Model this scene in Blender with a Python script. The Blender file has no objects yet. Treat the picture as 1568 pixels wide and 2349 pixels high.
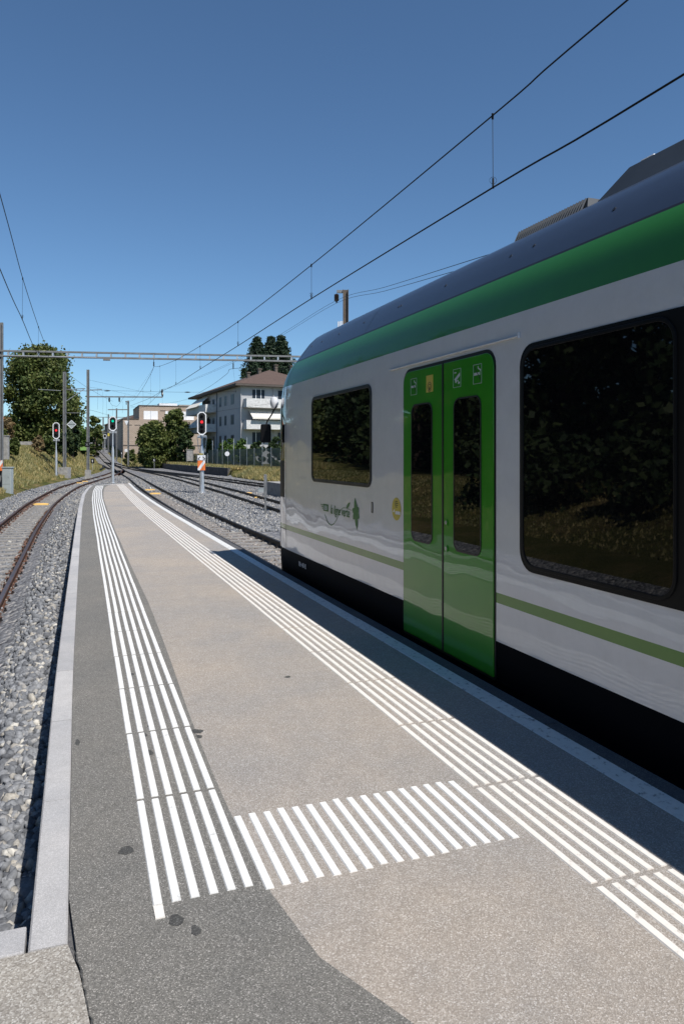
import bpy, math, random
import numpy as np
from mathutils import Vector, Matrix
random.seed(7); rng = np.random.default_rng(7)
R = math.radians; PI = math.pi
S = bpy.context.scene; COL = S.collection
# ---------------------------------------------------------------- camera
F, CX, HY, EYE = 1693.0, 784.0, 1044.0, 1.47
YAW = R(20.1); CC, SS = math.cos(YAW), math.sin(YAW)
cd = bpy.data.cameras.new('camera'); cam = bpy.data.objects.new('camera', cd); COL.objects.link(cam)
cam.location = (0, 0, EYE); cam.rotation_euler = (R(90), 0, -YAW)
cd.sensor_width = 36; cd.sensor_fit = 'AUTO'; cd.lens = 36*F/2349; cd.shift_y = -(1174.5-HY)/2349
cd.clip_start = 0.05; cd.clip_end = 3000
S.camera = cam
# ---------------------------------------------------------------- light
# shadows fall (-.25, +.70) per metre of height
SUN_EL = math.atan2(1, math.hypot(.25, .70)); sx, sy = .25, -.70
w = bpy.data.worlds.new('World'); S.world = w; w.use_nodes = True
nt = w.node_tree; bg = nt.nodes['Background']
sky = nt.nodes.new('ShaderNodeTexSky'); sky.sky_type = 'NISHITA'; sky.sun_disc = False
sky.sun_elevation = SUN_EL; sky.sun_rotation = math.atan2(sx, sy)
sky.altitude = 1200; sky.air_density = 1.0; sky.dust_density = 0.05; sky.ozone_density = 5.0
tint = nt.nodes.new('ShaderNodeMix'); tint.data_type = 'RGBA'; tint.blend_type = 'MULTIPLY'; tint.inputs[0].default_value = 1
tint.inputs[7].default_value = (.85, .99, 1.02, 1); nt.links.new(sky.outputs[0], tint.inputs[6]); nt.links.new(tint.outputs[2], bg.inputs[0]); bg.inputs[1].default_value = 0.098
ld = bpy.data.lights.new('sun', 'SUN'); ld.energy = 4.6; ld.angle = R(.53); ld.color = (1, .955, .9)
sun = bpy.data.objects.new('sun', ld); COL.objects.link(sun)
sun.rotation_euler = Vector((sx, sy, 1)).to_track_quat('Z', 'Y').to_euler()
S.view_settings.view_transform = 'Standard'; S.view_settings.look = 'None'
S.view_settings.exposure = 0.22; S.view_settings.gamma = 1
S.render.engine = 'CYCLES'

# ---------------------------------------------------------------- helpers
def CW(xc, zc, z=0): return Vector((xc*CC+zc*SS, -xc*SS+zc*CC, z))
def P(px, py, zc):                      # photo pixel at a known distance -> point
    xc = (px-CX)*zc/F; return CW(xc, zc, EYE+(HY-py)*zc/F)
ORG = {}
def tag(o, label=None, cat=None, group=None, kind=None):
    if label: o['label'] = label
    if cat: o['category'] = cat
    if group: o['group'] = group
    if kind: o['kind'] = kind
    return o
def thing(name, label, cat, loc=(0,0,0), rz=0, group=None):
    o = bpy.data.objects.new(name, None); COL.objects.link(o)
    o.location = loc; o.rotation_euler = (0,0,rz); o.empty_display_size = .2
    ORG[o.name] = Vector(loc)
    return tag(o, label, cat, group)
class MB:
    def __init__(s): s.v = []; s.f = []; s.m = []
    def add(s, vs, fs, mi=0):
        n = len(s.v); s.v += [tuple(v) for v in vs]; s.f += [tuple(i+n for i in f) for f in fs]; s.m += [mi]*len(fs); return s
    def box(s, x0, x1, y0, y1, z0, z1, mi=0):
        return s.add([(x,y,z) for z in (z0,z1) for y in (y0,y1) for x in (x0,x1)],
            [(0,2,3,1),(4,5,7,6),(0,1,5,4),(2,6,7,3),(0,4,6,2),(1,3,7,5)], mi)
    def obox(s, c, ax, ay, az, mi=0):   # centre and three half-axis vectors
        c, ax, ay, az = map(Vector, (c, ax, ay, az))
        return s.add([c+i*ax+j*ay+k*az for k in (-1,1) for j in (-1,1) for i in (-1,1)],
            [(0,2,3,1),(4,5,7,6),(0,1,5,4),(2,6,7,3),(0,4,6,2),(1,3,7,5)], mi)
    def bar(s, p, q, wd, h=None, up=(0,0,1), mi=0):
        p, q = Vector(p), Vector(q); d = q-p; h = h or wd
        side = d.cross(Vector(up))
        if side.length < 1e-5: side = d.cross(Vector((0,1,0)))
        side.normalize(); u = side.cross(d).normalized()
        return s.obox((p+q)/2, side*wd/2, d/2, u*h/2, mi)
    def tube(s, pts, r, n=8, mi=0, cap=True):
        pts = [Vector(p) for p in pts]; k = len(pts)
        rs = r if isinstance(r, (list,tuple)) else [r]*k
        vs = []; ref = Vector((0,0,1))
        for i, p in enumerate(pts):
            d = (pts[min(i+1,k-1)]-pts[max(i-1,0)]).normalized()
            a = d.cross(ref)
            if a.length < .05: a = d.cross(Vector((0,1,0)))
            a.normalize(); b = d.cross(a)
            vs += [p+(a*math.cos(2*PI*j/n)+b*math.sin(2*PI*j/n))*rs[i] for j in range(n)]
        fs = [(i*n+j, i*n+(j+1)%n, (i+1)*n+(j+1)%n, (i+1)*n+j) for i in range(k-1) for j in range(n)]
        if cap: fs += [tuple(range(n))[::-1], tuple(range((k-1)*n, k*n))]
        return s.add(vs, fs, mi)
    def lathe(s, prof, c=(0,0,0), n=20, mi=0):
        return s.tube([(c[0], c[1], c[2]+z) for r, z in prof], [max(r,1e-4) for r, z in prof], n, mi)
    def grid(s, rows, mi=0, pred=None):
        n = len(rows[0]); vs = [v for r in rows for v in r]
        fs = [(i*n+j, i*n+j+1, (i+1)*n+j+1, (i+1)*n+j) for i in range(len(rows)-1) for j in range(n-1) if pred is None or pred(i,j)]
        return s.add(vs, fs, mi)
    def prism(s, loop, d, mi=0):        # closed planar loop extruded by vector d
        loop = [Vector(p) for p in loop]; d = Vector(d); n = len(loop)
        return s.add(loop+[p+d for p in loop], [tuple(range(n))[::-1], tuple(range(n,2*n))]+[(i,(i+1)%n,n+(i+1)%n,n+i) for i in range(n)], mi)
    def ring(s, outer, inner, d, mi=0):
        n = len(outer); d = Vector(d); o = [Vector(p) for p in outer]; i_ = [Vector(p) for p in inner]
        vs = o+i_+[p+d for p in o]+[p+d for p in i_]
        fs = []
        for k in range(n):
            j = (k+1)%n
            fs += [(k,j,n+j,n+k), (2*n+k,3*n+k,3*n+j,2*n+j), (k,2*n+k,2*n+j,j), (n+k,n+j,3*n+j,3*n+k)]
        return s.add(vs, fs, mi)
    def build(s, name, mats, parent=None, smooth=False, local=False, label=None, fix=True, bevel=0):
        me = bpy.data.meshes.new(name)
        off = Vector((0,0,0))
        if parent is not None and not local:
            q = parent
            while q.parent: q = q.parent
            off = ORG[q.name]
        me.from_pydata([tuple(Vector(v)-off) for v in s.v], [], s.f)
        if not isinstance(mats, (list,tuple)): mats = [mats]
        for m in mats: me.materials.append(m)
        if len(mats) > 1: me.polygons.foreach_set('material_index', s.m)
        if fix:
            import bmesh
            b = bmesh.new(); b.from_mesh(me); bmesh.ops.remove_doubles(b, verts=b.verts, dist=1e-5) if smooth else None
            bmesh.ops.delete(b, geom=[v for v in b.verts if not v.link_faces], context='VERTS'); bmesh.ops.recalc_face_normals(b, faces=b.faces); b.to_mesh(me); b.free()
        o = bpy.data.objects.new(name, me); COL.objects.link(o)
        if parent is not None: o.parent = parent
        if smooth:
            me.polygons.foreach_set('use_smooth', [True]*len(me.polygons))
            try: me.set_sharp_from_angle(angle=R(40))
            except Exception: pass
        if bevel:
            bm_ = o.modifiers.new('bevel', 'BEVEL'); bm_.width = bevel; bm_.segments = 2; bm_.limit_method = 'ANGLE'
        if label: o['label'] = label
        return o
def fast_mesh(name, V, Fc, m, parent=None):
    V = np.asarray(V, dtype=np.float32).reshape(-1,3); Fc = np.asarray(Fc, dtype=np.int32); k = Fc.shape[1]
    me = bpy.data.meshes.new(name); me.vertices.add(len(V)); me.vertices.foreach_set('co', V.ravel())
    me.loops.add(Fc.size); me.loops.foreach_set('vertex_index', Fc.ravel())
    me.polygons.add(len(Fc)); me.polygons.foreach_set('loop_start', np.arange(0, Fc.size, k, dtype=np.int32))
    me.polygons.foreach_set('loop_total', np.full(len(Fc), k, dtype=np.int32)); me.update(calc_edges=True)
    me.materials.append(m)
    o = bpy.data.objects.new(name, me); COL.objects.link(o)
    if parent is not None: o.parent = parent
    return o
def struct(o): o['kind'] = 'structure'; return o

# ---------------------------------------------------------------- materials
def newmat(name):
    m = bpy.data.materials.new(name); m.use_nodes = True; n = m.node_tree
    return m, n, n.nodes['Principled BSDF'], n.nodes.new('ShaderNodeTexCoord')
def N(n, typ, **kw):
    x = n.nodes.new(typ)
    for k, v in kw.items():
        if k in x.inputs: x.inputs[k].default_value = v
        else: setattr(x, k, v)
    return x
def ramp(n, src, stops):
    r = n.nodes.new('ShaderNodeValToRGB'); e = r.color_ramp.elements
    while len(e) < len(stops): e.new(.5)
    for i, (p, c) in enumerate(stops): e[i].position = p; e[i].color = (*c, 1)
    n.links.new(src, r.inputs[0]); return r.outputs[0]
def mix(n, a, b, fac, mode='MIX'):
    x = n.nodes.new('ShaderNodeMix'); x.data_type = 'RGBA'; x.blend_type = mode
    for sock, v in ((x.inputs[0], fac), (x.inputs[6], a), (x.inputs[7], b)):
        if isinstance(v, (int,float)): sock.default_value = v
        elif isinstance(v, tuple): sock.default_value = (*v, 1)
        else: n.links.new(v, sock)
    return x.outputs[2]
def bump(n, b, h, strength, dist):
    x = N(n, 'ShaderNodeBump', Strength=strength, Distance=dist); n.links.new(h, x.inputs['Height'])
    n.links.new(x.outputs[0], b.inputs['Normal'])
def plain(name, col, rough=.5, metal=0, var=.12, scale=3, bstr=0, bscale=40, coat=0, spec=None, emit=None):
    m, n, b, tc = newmat(name)
    no = N(n, 'ShaderNodeTexNoise', Scale=scale, Detail=6.0); n.links.new(tc.outputs['Object'], no.inputs['Vector'])
    lo = tuple(c*(1-var) for c in col); hi = tuple(min(1, c*(1+var)) for c in col)
    n.links.new(ramp(n, no.outputs[0], [(.3, lo), (.7, hi)]), b.inputs['Base Color'])
    b.inputs['Roughness'].default_value = rough; b.inputs['Metallic'].default_value = metal
    if coat: b.inputs['Coat Weight'].default_value = coat; b.inputs['Coat Roughness'].default_value = .03
    if spec is not None: b.inputs['Specular IOR Level'].default_value = spec
    if emit: b.inputs['Emission Color'].default_value = (*emit[0], 1); b.inputs['Emission Strength'].default_value = emit[1]
    if bstr:
        n2 = N(n, 'ShaderNodeTexNoise', Scale=bscale, Detail=4.0); n.links.new(tc.outputs['Object'], n2.inputs['Vector'])
        bump(n, b, n2.outputs[0], bstr, .01)
    return m
def pavement(name, cols, gscale, tint, bs=.5, big=.7, white=.0):
    # cols: dark, mid, light grain colours; tint: second large-scale colour multiplier
    m, n, b, tc = newmat(name)
    v = N(n, 'ShaderNodeTexVoronoi', Scale=gscale); n.links.new(tc.outputs['Object'], v.inputs['Vector'])
    sp = n.nodes.new('ShaderNodeSeparateColor'); n.links.new(v.outputs['Color'], sp.inputs[0])
    g = ramp(n, sp.outputs[0], [(0, cols[0]), (.5, cols[1]), (1-white-.12, cols[2]), (1-white*.3, cols[3])])
    n1 = N(n, 'ShaderNodeTexNoise', Scale=big, Detail=7.0, Roughness=.65); n.links.new(tc.outputs['Object'], n1.inputs['Vector'])
    t = ramp(n, n1.outputs[0], [(.35, tint[0]), (.65, tint[1])])
    n4 = N(n, 'ShaderNodeTexNoise', Scale=9.0, Detail=5.0, Roughness=.7); n.links.new(tc.outputs['Object'], n4.inputs['Vector'])
    t2 = ramp(n, n4.outputs[0], [(.3, (.93,.93,.93)), (.7, (1.06,1.06,1.06))])
    n.links.new(mix(n, mix(n, g, t, 1.0, 'MULTIPLY'), t2, 1.0, 'MULTIPLY'), b.inputs['Base Color'])
    b.inputs['Roughness'].default_value = .92; b.inputs['Specular IOR Level'].default_value = .3
    ad = N(n, 'ShaderNodeMath', operation='ADD'); n.links.new(v.outputs['Distance'], ad.inputs[0]); n.links.new(sp.outputs[1], ad.inputs[1])
    bump(n, b, ad.outputs[0], bs, .0015)
    return m
M = {}
M['asphalt'] = pavement('asphalt', [(.104,.101,.094),(.177,.171,.157),(.222,.215,.198),(.43,.41,.385)], 330, [(.90,.91,.92),(1.1,1.08,1.05)], .6, .8, .02)
M['beige'] = pavement('beige_aggregate', [(.275,.248,.216),(.35,.318,.28),(.415,.38,.34),(.54,.515,.48)], 250, [(.85,.88,.93),(1.10,1.04,.98)], .7, .55, .05)
M['patch'] = pavement('coarse_aggregate', [(.22,.20,.175),(.33,.305,.27),(.41,.385,.35),(.52,.50,.46)], 190, [(.93,.94,.95),(1.06,1.05,1.02)], .8, 1.5, .05)
M['kerb'] = pavement('granite_kerb', [(.37,.365,.36),(.44,.435,.43),(.50,.495,.49),(.6,.59,.58)], 420, [(.9,.91,.93),(1.08,1.07,1.06)], .4, 1.3, .02)
_n = M['kerb'].node_tree; _b = _n.nodes['Principled BSDF']; _l = _b.inputs['Base Color'].links[0].from_socket; _g = _n.nodes.new('ShaderNodeNewGeometry')
_n.links.new(mix(_n, _l, ramp(_n, _g.outputs['Random Per Island'], [(0,(.88,.88,.89)),(1,(1.06,1.05,1.04))]), 1.0, 'MULTIPLY'), _b.inputs['Base Color'])
M['edge'] = pavement('concrete_edge', [(.07,.07,.075),(.10,.10,.105),(.13,.13,.13),(.18,.18,.18)], 260, [(.85,.85,.87),(1.1,1.08,1.05)], .5, 2, .02)
M['conc'] = plain('concrete', (.33,.32,.30), .9, var=.25, scale=5, bstr=.4)
M['concdark'] = plain('dark_stained_concrete', (.075,.072,.07), .95, var=.45, scale=2, bstr=.4)
# white tactile paint with wear
def paint(name, col, dirt, amount):
    m, n, b, tc = newmat(name)
    a = N(n, 'ShaderNodeTexNoise', Scale=22.0, Detail=9.0, Roughness=.75); n.links.new(tc.outputs['Object'], a.inputs['Vector'])
    c = ramp(n, a.outputs[0], [(.0, dirt), (amount, dirt), (amount+.07, tuple(x*.93 for x in col)), (.62, col)])
    n.links.new(c, b.inputs['Base Color']); b.inputs['Roughness'].default_value = .75
    bump(n, b, a.outputs[0], .3, .002); return m
M['white'] = paint('white_tactile_paint', (.83,.83,.81), (.5,.5,.48), .335)
M['cream'] = paint('cream_tactile_paint', (.79,.755,.70), (.5,.46,.41), .345)
M['edgepaint'] = paint('worn_white_edge_paint', (.72,.72,.69), (.24,.24,.23), .37)
M['stain'] = pavement('oil_stain', [(.05,.05,.05),(.07,.07,.067),(.09,.09,.085),(.16,.16,.155)], 330, [(.9,.9,.9),(1.1,1.1,1.1)], .5, 3, .02)
def ballast(name, stones):
    m, n, b, tc = newmat(name)
    if stones:
        g = n.nodes.new('ShaderNodeNewGeometry'); rnd = g.outputs['Random Per Island']
        c = ramp(n, rnd, [(0,(.105,.11,.12)),(.4,(.19,.197,.208)),(.75,(.275,.283,.295)),(.92,(.36,.335,.29)),(1,(.54,.52,.47))])
        no = N(n, 'ShaderNodeTexNoise', Scale=60.0, Detail=5.0); n.links.new(tc.outputs['Object'], no.inputs['Vector'])
        c = mix(n, c, ramp(n, no.outputs[0], [(.3,(.75,.75,.75)),(.7,(1.2,1.2,1.2))]), 1.0, 'MULTIPLY')
        bump(n, b, no.outputs[0], .5, .006)
    else:
        v = N(n, 'ShaderNodeTexVoronoi', Scale=17.0); n.links.new(tc.outputs['Object'], v.inputs['Vector'])
        sp = n.nodes.new('ShaderNodeSeparateColor'); n.links.new(v.outputs['Color'], sp.inputs[0])
        c = ramp(n, sp.outputs[0], [(0,(.09,.09,.10)),(.4,(.17,.175,.185)),(.8,(.25,.25,.26)),(1,(.40,.38,.35))])
        bump(n, b, v.outputs['Distance'], 1.0, -.05)
    # rust stain close to the left-hand track and the train's track
    n.links.new(c, b.inputs['Base Color']); b.inputs['Roughness'].default_value = .9; b.inputs['Specular IOR Level'].default_value = .25
    return m
M['ballast'] = ballast('ballast_bed', False); M['stones'] = ballast('ballast_stone', True)
def tinted(name, stops, scale=60.0):
    m, n, b, tc = newmat(name); g = n.nodes.new('ShaderNodeNewGeometry')
    c = ramp(n, g.outputs['Random Per Island'], stops); n.links.new(c, b.inputs['Base Color']); b.inputs['Roughness'].default_value = .95
    no = N(n, 'ShaderNodeTexNoise', Scale=scale, Detail=4.0); n.links.new(tc.outputs['Object'], no.inputs['Vector']); bump(n, b, no.outputs[0], .5, .006)
    return m
M['ruststones'] = tinted('rusty_ballast', [(0,(.06,.03,.02)),(.5,(.12,.06,.04)),(1,(.2,.12,.09))])
M['brownstones'] = tinted('brown_ballast', [(0,(.12,.10,.085)),(.5,(.22,.19,.165)),(.85,(.33,.29,.26)),(1,(.5,.46,.42))])
M['rail'] = plain('rail_side_rust', (.105,.05,.03), .75, .3, .35, 8, .4, 60)
M['railtop'] = plain('rail_running_surface', (.16,.11,.09), .35, .6, .25, 6)
M['raildark'] = plain('dark_rail', (.022,.019,.018), .6, .3, .3, 8)
M['sleeper'] = plain('weathered_sleeper', (.25,.235,.215), .9, 0, .35, 6, .5, 30)
M['yellow'] = plain('yellow_marker', (.80,.52,.16), .6, var=.1)
def ground_mat():
    m, n, b, tc = newmat('dry_grass_ground')
    a = N(n, 'ShaderNodeTexNoise', Scale=.45, Detail=9.0, Roughness=.7); n.links.new(tc.outputs['Object'], a.inputs['Vector'])
    f = N(n, 'ShaderNodeTexNoise', Scale=14.0, Detail=6.0, Roughness=.75); n.links.new(tc.outputs['Object'], f.inputs['Vector'])
    c = ramp(n, a.outputs[0], [(.3,(.075,.095,.03)),(.48,(.14,.14,.05)),(.62,(.26,.20,.10)),(.8,(.30,.22,.13))])
    c = mix(n, c, ramp(n, f.outputs[0], [(.25,(.45,.5,.42)),(.7,(1.35,1.3,1.2))]), 1.0, 'MULTIPLY')
    n.links.new(c, b.inputs['Base Color']); b.inputs['Roughness'].default_value = 1; bump(n, b, f.outputs[0], 1, .15); b.inputs['Specular IOR Level'].default_value = .1
    return m
M['ground'] = ground_mat()
def foliage(name, cols, trans=.25):
    m, n, b, tc = newmat(name); g = n.nodes.new('ShaderNodeNewGeometry')
    no = N(n, 'ShaderNodeTexNoise', Scale=.5, Detail=3.0); n.links.new(tc.outputs['Object'], no.inputs['Vector'])
    c = ramp(n, g.outputs['Random Per Island'], [(0, cols[0]), (.5, cols[1]), (1, cols[2])])
    c = mix(n, c, ramp(n, no.outputs[0], [(.35,(.75,.85,.8)),(.65,(1.25,1.15,1.0))]), 1.0, 'MULTIPLY')
    n.links.new(c, b.inputs['Base Color']); b.inputs['Roughness'].default_value = .6; b.inputs['Specular IOR Level'].default_value = .25
    tr = n.nodes.new('ShaderNodeBsdfTranslucent'); n.links.new(c, tr.inputs[0]); ms = n.nodes.new('ShaderNodeMixShader'); ms.inputs[0].default_value = trans
    n.links.new(b.outputs[0], ms.inputs[1]); n.links.new(tr.outputs[0], ms.inputs[2]); n.links.new(ms.outputs[0], n.nodes['Material Output'].inputs[0])
    return m
M['leafmid'] = foliage('green_leaves', [(.045,.07,.02),(.095,.125,.035),(.17,.19,.07)])
M['leafdark'] = foliage('dark_leaves', [(.02,.04,.016),(.04,.065,.025),(.07,.095,.038)], .12)
M['leafbright'] = foliage('bright_leaves', [(.05,.09,.02),(.09,.15,.035),(.15,.21,.06)])
M['conifer'] = foliage('conifer_needles', [(.014,.028,.017),(.026,.048,.028),(.045,.07,.038)], .05)
M['dryleaf'] = foliage('dry_brown_leaves', [(.16,.11,.06),(.25,.18,.10),(.32,.25,.15)])
M['grass'] = foliage('dry_grass_blades', [(.15,.165,.05),(.32,.28,.13),(.52,.44,.25)])
M['bark'] = plain('bark', (.06,.045,.033), .95, var=.4, scale=6, bstr=.8)
M['galv'] = plain('galvanised_steel', (.52,.54,.56), .34, .45, .10, 5)
M['mast'] = plain('weathered_mast_steel', (.19,.195,.195), .6, .1, .25, 3)
M['mastb'] = plain('brown_weathered_mast', (.13,.105,.085), .7, .4, .3, 3)
M['wire'] = plain('dark_wire', (.015,.015,.017), .6, .5)
M['thinwire'] = plain('grey_wire', (.06,.065,.07), .6, .5)
M['insul'] = plain('brown_insulator', (.035,.025,.02), .3)
M['black'] = plain('black_rubber', (.012,.012,.013), .45)
M['blackboard'] = plain('black_signal_face', (.006,.006,.007), .6)
M['signwhite'] = plain('white_sign', (.78,.79,.80), .5, var=.04)
M['signorange'] = plain('orange_sign', (.80,.20,.05), .5, var=.06)
M['signyellow'] = plain('yellow_sign', (.62,.50,.08), .5, var=.05)
M['lampred'] = plain('lit_red_lamp', (.8,.02,.02), .3, emit=((1,.03,.04), 1.2))
M['lampgreen'] = plain('lit_green_lamp', (.0,.5,.35), .3, emit=((.0,.72,.42), .75))
M['lampoff'] = plain('unlit_lamp', (.02,.012,.015), .15)
# train
def carpaint(name, col, rough=.22, coat=1.0, wave=.12, metal=0.0, spec=.5):
    m, n, b, tc = newmat(name); b.inputs['Specular IOR Level'].default_value = spec
    b.inputs['Roughness'].default_value = rough; b.inputs['Metallic'].default_value = metal
    b.inputs['Coat Weight'].default_value = coat; b.inputs['Coat Roughness'].default_value = .02
    mp = N(n, 'ShaderNodeMapping'); mp.inputs['Scale'].default_value = (1, .9, 1.6); n.links.new(tc.outputs['Object'], mp.inputs[0])
    a = N(n, 'ShaderNodeTexNoise', Scale=2.6, Detail=.6, Roughness=.4); n.links.new(mp.outputs[0], a.inputs['Vector'])
    d = N(n, 'ShaderNodeTexNoise', Scale=7.0, Detail=8.0, Roughness=.7); n.links.new(tc.outputs['Object'], d.inputs['Vector'])
    c = ramp(n, d.outputs[0], [(.3, tuple(x*.93 for x in col)), (.6, col)])
    n.links.new(c, b.inputs['Base Color'])
    x = N(n, 'ShaderNodeBump', Strength=1.0, Distance=wave*.042); n.links.new(a.outputs[0], x.inputs['Height'])
    n.links.new(x.outputs[0], b.inputs['Coat Normal']); 
    return m
M['twhite'] = carpaint('train_white', (.74,.745,.77), .35)
M['tgreen'] = carpaint('train_door_green', (.032,.27,.012), .3, .8, spec=.2)
M['tband'] = carpaint('train_roof_band_green', (.030,.205,.026), .4, .35, spec=.2)
M['tstripe'] = carpaint('train_stripe_green', (.115,.27,.045), .35, .7, spec=.3)
M['troof'] = carpaint('train_slate_roof', (.036,.052,.09), .45, .35)
M['tskirt'] = carpaint('train_dark_skirt', (.002,.003,.006), .6, .04, spec=.05)
M['tunder'] = plain('train_underframe', (.01,.01,.011), .8)
M['tbox'] = plain('train_roof_box', (.038,.045,.052), .5, .1)
M['slat'] = plain('grey_louvre_slat', (.10,.105,.112), .45, .2)
m, n, b, tc = newmat('tinted_train_glass'); b.inputs['Base Color'].default_value = (.004,.004,.005,1); b.inputs['Roughness'].default_value = .015; b.inputs['IOR'].default_value = 1.5
a = N(n, 'ShaderNodeTexNoise', Scale=.8, Detail=0.0); n.links.new(tc.outputs['Object'], a.inputs['Vector']); bump(n, b, a.outputs[0], 1, .002); M['glass'] = m
M['trim'] = plain('dark_window_trim', (.006,.006,.007), .5, spec=.18)
M['silver'] = plain('silver_trim', (.5,.5,.51), .3, .7)

# ---------------------------------------------------------------- alignments
def tab(pairs):
    ys = [p[0] for p in pairs]; xs = [p[1] for p in pairs]
    yy = np.linspace(ys[0], ys[-1], int((ys[-1]-ys[0])*4)+1); xx = np.interp(yy, ys, xs); return yy, xx, ys, xs
def smooth_tab(pairs, win):
    yy, xx, *_ = tab(pairs); k = max(1, int(win*4)); pad = np.pad(xx, k, mode='reflect', reflect_type='odd')
    sm = np.convolve(pad, np.ones(2*k+1)/(2*k+1), 'same')[k:-k]
    return lambda y: float(np.interp(y, yy, sm))
XM = smooth_tab([(-40,3.92),(22,3.92),(36,4.18),(50,4.6),(67,5.2),(109,6.2),(145,6.2),(194,5.3),(280,3.6),(420,0)], 5)
XLT = smooth_tab([(-40,-1.45),(11,-1.45),(22,-1.42),(32,-1.22),(41,-.75),(50,-.12),(61,1.25),(70,2.55),(76,3.3),(90,4.85),(106,6.1)], 2.5)
XR1 = smooth_tab([(-40,7.0),(10,7.2),(26,7.6),(42,8.28),(60,8.8),(78,9.05),(100,8.8),(122,7.6),(142,6.25)], 3)
XR2 = smooth_tab([(-40,12.6),(30,12.5),(48,12.1),(67,11.45),(91,10.0),(105,8.6)], 3)
ZR = smooth_tab([(-60,-.5),(98,-.5),(120,-.3),(145,.36),(194,3.2),(260,6.8),(420,14),(700,22)], 4)
def sst(t): t = max(0., min(1., t)); return t*t*(3-2*t)
XRB = lambda y: float(np.interp(y, [-60,48,72,74,130,160,200,420], [14.3,14.3,14.45,14.75,12.25,9.4,8.2,4.0]))
def XLB(y):
    return min(XLT(min(y,106)), XM(max(-40,min(y,420))) if y > 106 else 99)-1.15
def T(x, y):
    y_ = max(-39, min(419, y)); z = ZR(max(-59,min(699,y)))-.16
    u = XLB(y_)-x
    if u > 0: z += .32*sst(u/1.1)+(1.0+1.45*sst((y-36)/18))*sst((u-1.2)/4.2)+.05*max(0, u-6)
    if y < 44 and x > XLT(max(-39,y))+.62 and x < 1.7: z += .24*sst((x-XLT(max(-39,y))-.68)/.42)*sst((44-y)/6)
    v = x-XRB(y)
    if v > -.5:
        wd = 2.2 if y < 71 else .3
        z += .78*sst((v+.0)/wd)+.02*max(0, v-3)
    return z
# ---------------------------------------------------------------- ground
def axis(parts):
    a = []
    for lo, hi, st in parts: a += list(np.arange(lo, hi, st))
    return a+[parts[-1][1]]
def terrain_sheet():
    xs = axis([(-400,-60,40),(-60,-16,4),(-16,-8,.8),(-8,18,.33),(18,40,2),(40,400,40)])
    ys = axis([(-80,-10,10),(-10,40,2),(40,140,1.5),(140,260,6),(260,800,30)])
    b = MB(); rows = []
    for y in ys:
        row = []
        for x in xs:
            z = T(x, y)
            yc = max(-39,min(419,y)); inside = XLB(yc)-.35 < x < XRB(y)+.1
            if inside: z -= .18
            row.append((x, y, z))
        rows.append(row)
    b.grid(rows)
    return struct(b.build('ground', M['ground'], smooth=True, fix=False))
terrain_sheet()
def bed():
    b = MB(); rows = []
    for y in axis([(-20,10,1),(10,140,1.5),(140,420,6)]):
        x0, x1 = XLB(y)-.55, XRB(y)-(.12 if 72.5 < y < 131 else -.1)
        row = []
        for k in range(41):
            x = x0+(x1-x0)*k/40
            row.append((x, y, T(x, y)+.004))
        rows.append(row)
    b.grid(rows); return struct(b.build('ballast_bed', M['ballast'], fix=False, smooth=True))
bed()
# ---------------------------------------------------------------- ballast stones
def ico():
    t = (1+5**.5)/2
    v = np.array([(-1,t,0),(1,t,0),(-1,-t,0),(1,-t,0),(0,-1,t),(0,1,t),(0,-1,-t),(0,1,-t),(t,0,-1),(t,0,1),(-t,0,-1),(-t,0,1)], float); v /= np.linalg.norm(v[0])
    f = np.array([(0,11,5),(0,5,1),(0,1,7),(0,7,10),(0,10,11),(1,5,9),(5,11,4),(11,10,2),(10,7,6),(7,1,8),(3,9,4),(3,4,2),(3,2,6),(3,6,8),(3,8,9),(4,9,5),(2,4,11),(6,2,10),(8,6,7),(9,8,1)]); return v, f
def octa():
    v = np.array([(1,0,0),(-1,0,0),(0,1,0),(0,-1,0),(0,0,1),(0,0,-1)], float)
    f = np.array([(0,2,4),(2,1,4),(1,3,4),(3,0,4),(2,0,5),(1,2,5),(3,1,5),(0,3,5)]); return v, f
def rand_rot(k):
    q = rng.normal(size=(k,4)); q /= np.linalg.norm(q,axis=1)[:,None]; w_,x,y,z = q.T
    return np.stack([1-2*(y*y+z*z),2*(x*y-z*w_),2*(x*z+y*w_),2*(x*y+z*w_),1-2*(x*x+z*z),2*(y*z-x*w_),2*(x*z-y*w_),2*(y*z+x*w_),1-2*(x*x+y*y)],1).reshape(-1,3,3)
def stones(pts, size, base, jitter=.34):
    v, f = base; k = len(pts); Rm = rand_rot(k)
    V = np.repeat(v[None], k, 0)*(1+rng.uniform(-jitter,jitter,(k,len(v),1)))
    V *= rng.uniform(.45,1.25,(k,1,3))*np.asarray(size).reshape(-1,1,1)
    V = np.einsum('kij,knj->kni', Rm, V)+np.asarray(pts)[:,None,:]
    Fc = (f[None]+(np.arange(k)*len(v))[:,None,None]).reshape(-1,3); return V.reshape(-1,3), Fc
Tn = np.vectorize(T)
def scatter(k, ylo, yhi, f0, f1, power=1.0):
    y = ylo+(yhi-ylo)*rng.random(k)**power
    a = np.array([f0(t) for t in y]); c = np.array([f1(t) for t in y]); x = a+(c-a)*rng.random(k)
    return x, y
def stone_obj(name, parts, m, label):
    VV, FF, o = [], [], 0
    for V, Fc in parts: VV.append(V); FF.append(Fc+o); o += len(V)
    ob = fast_mesh(name, np.concatenate(VV), np.concatenate(FF), m); return tag(ob, label, 'ballast', kind='stuff')
visx = lambda y: -.125*y-.35
parts = []
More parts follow.
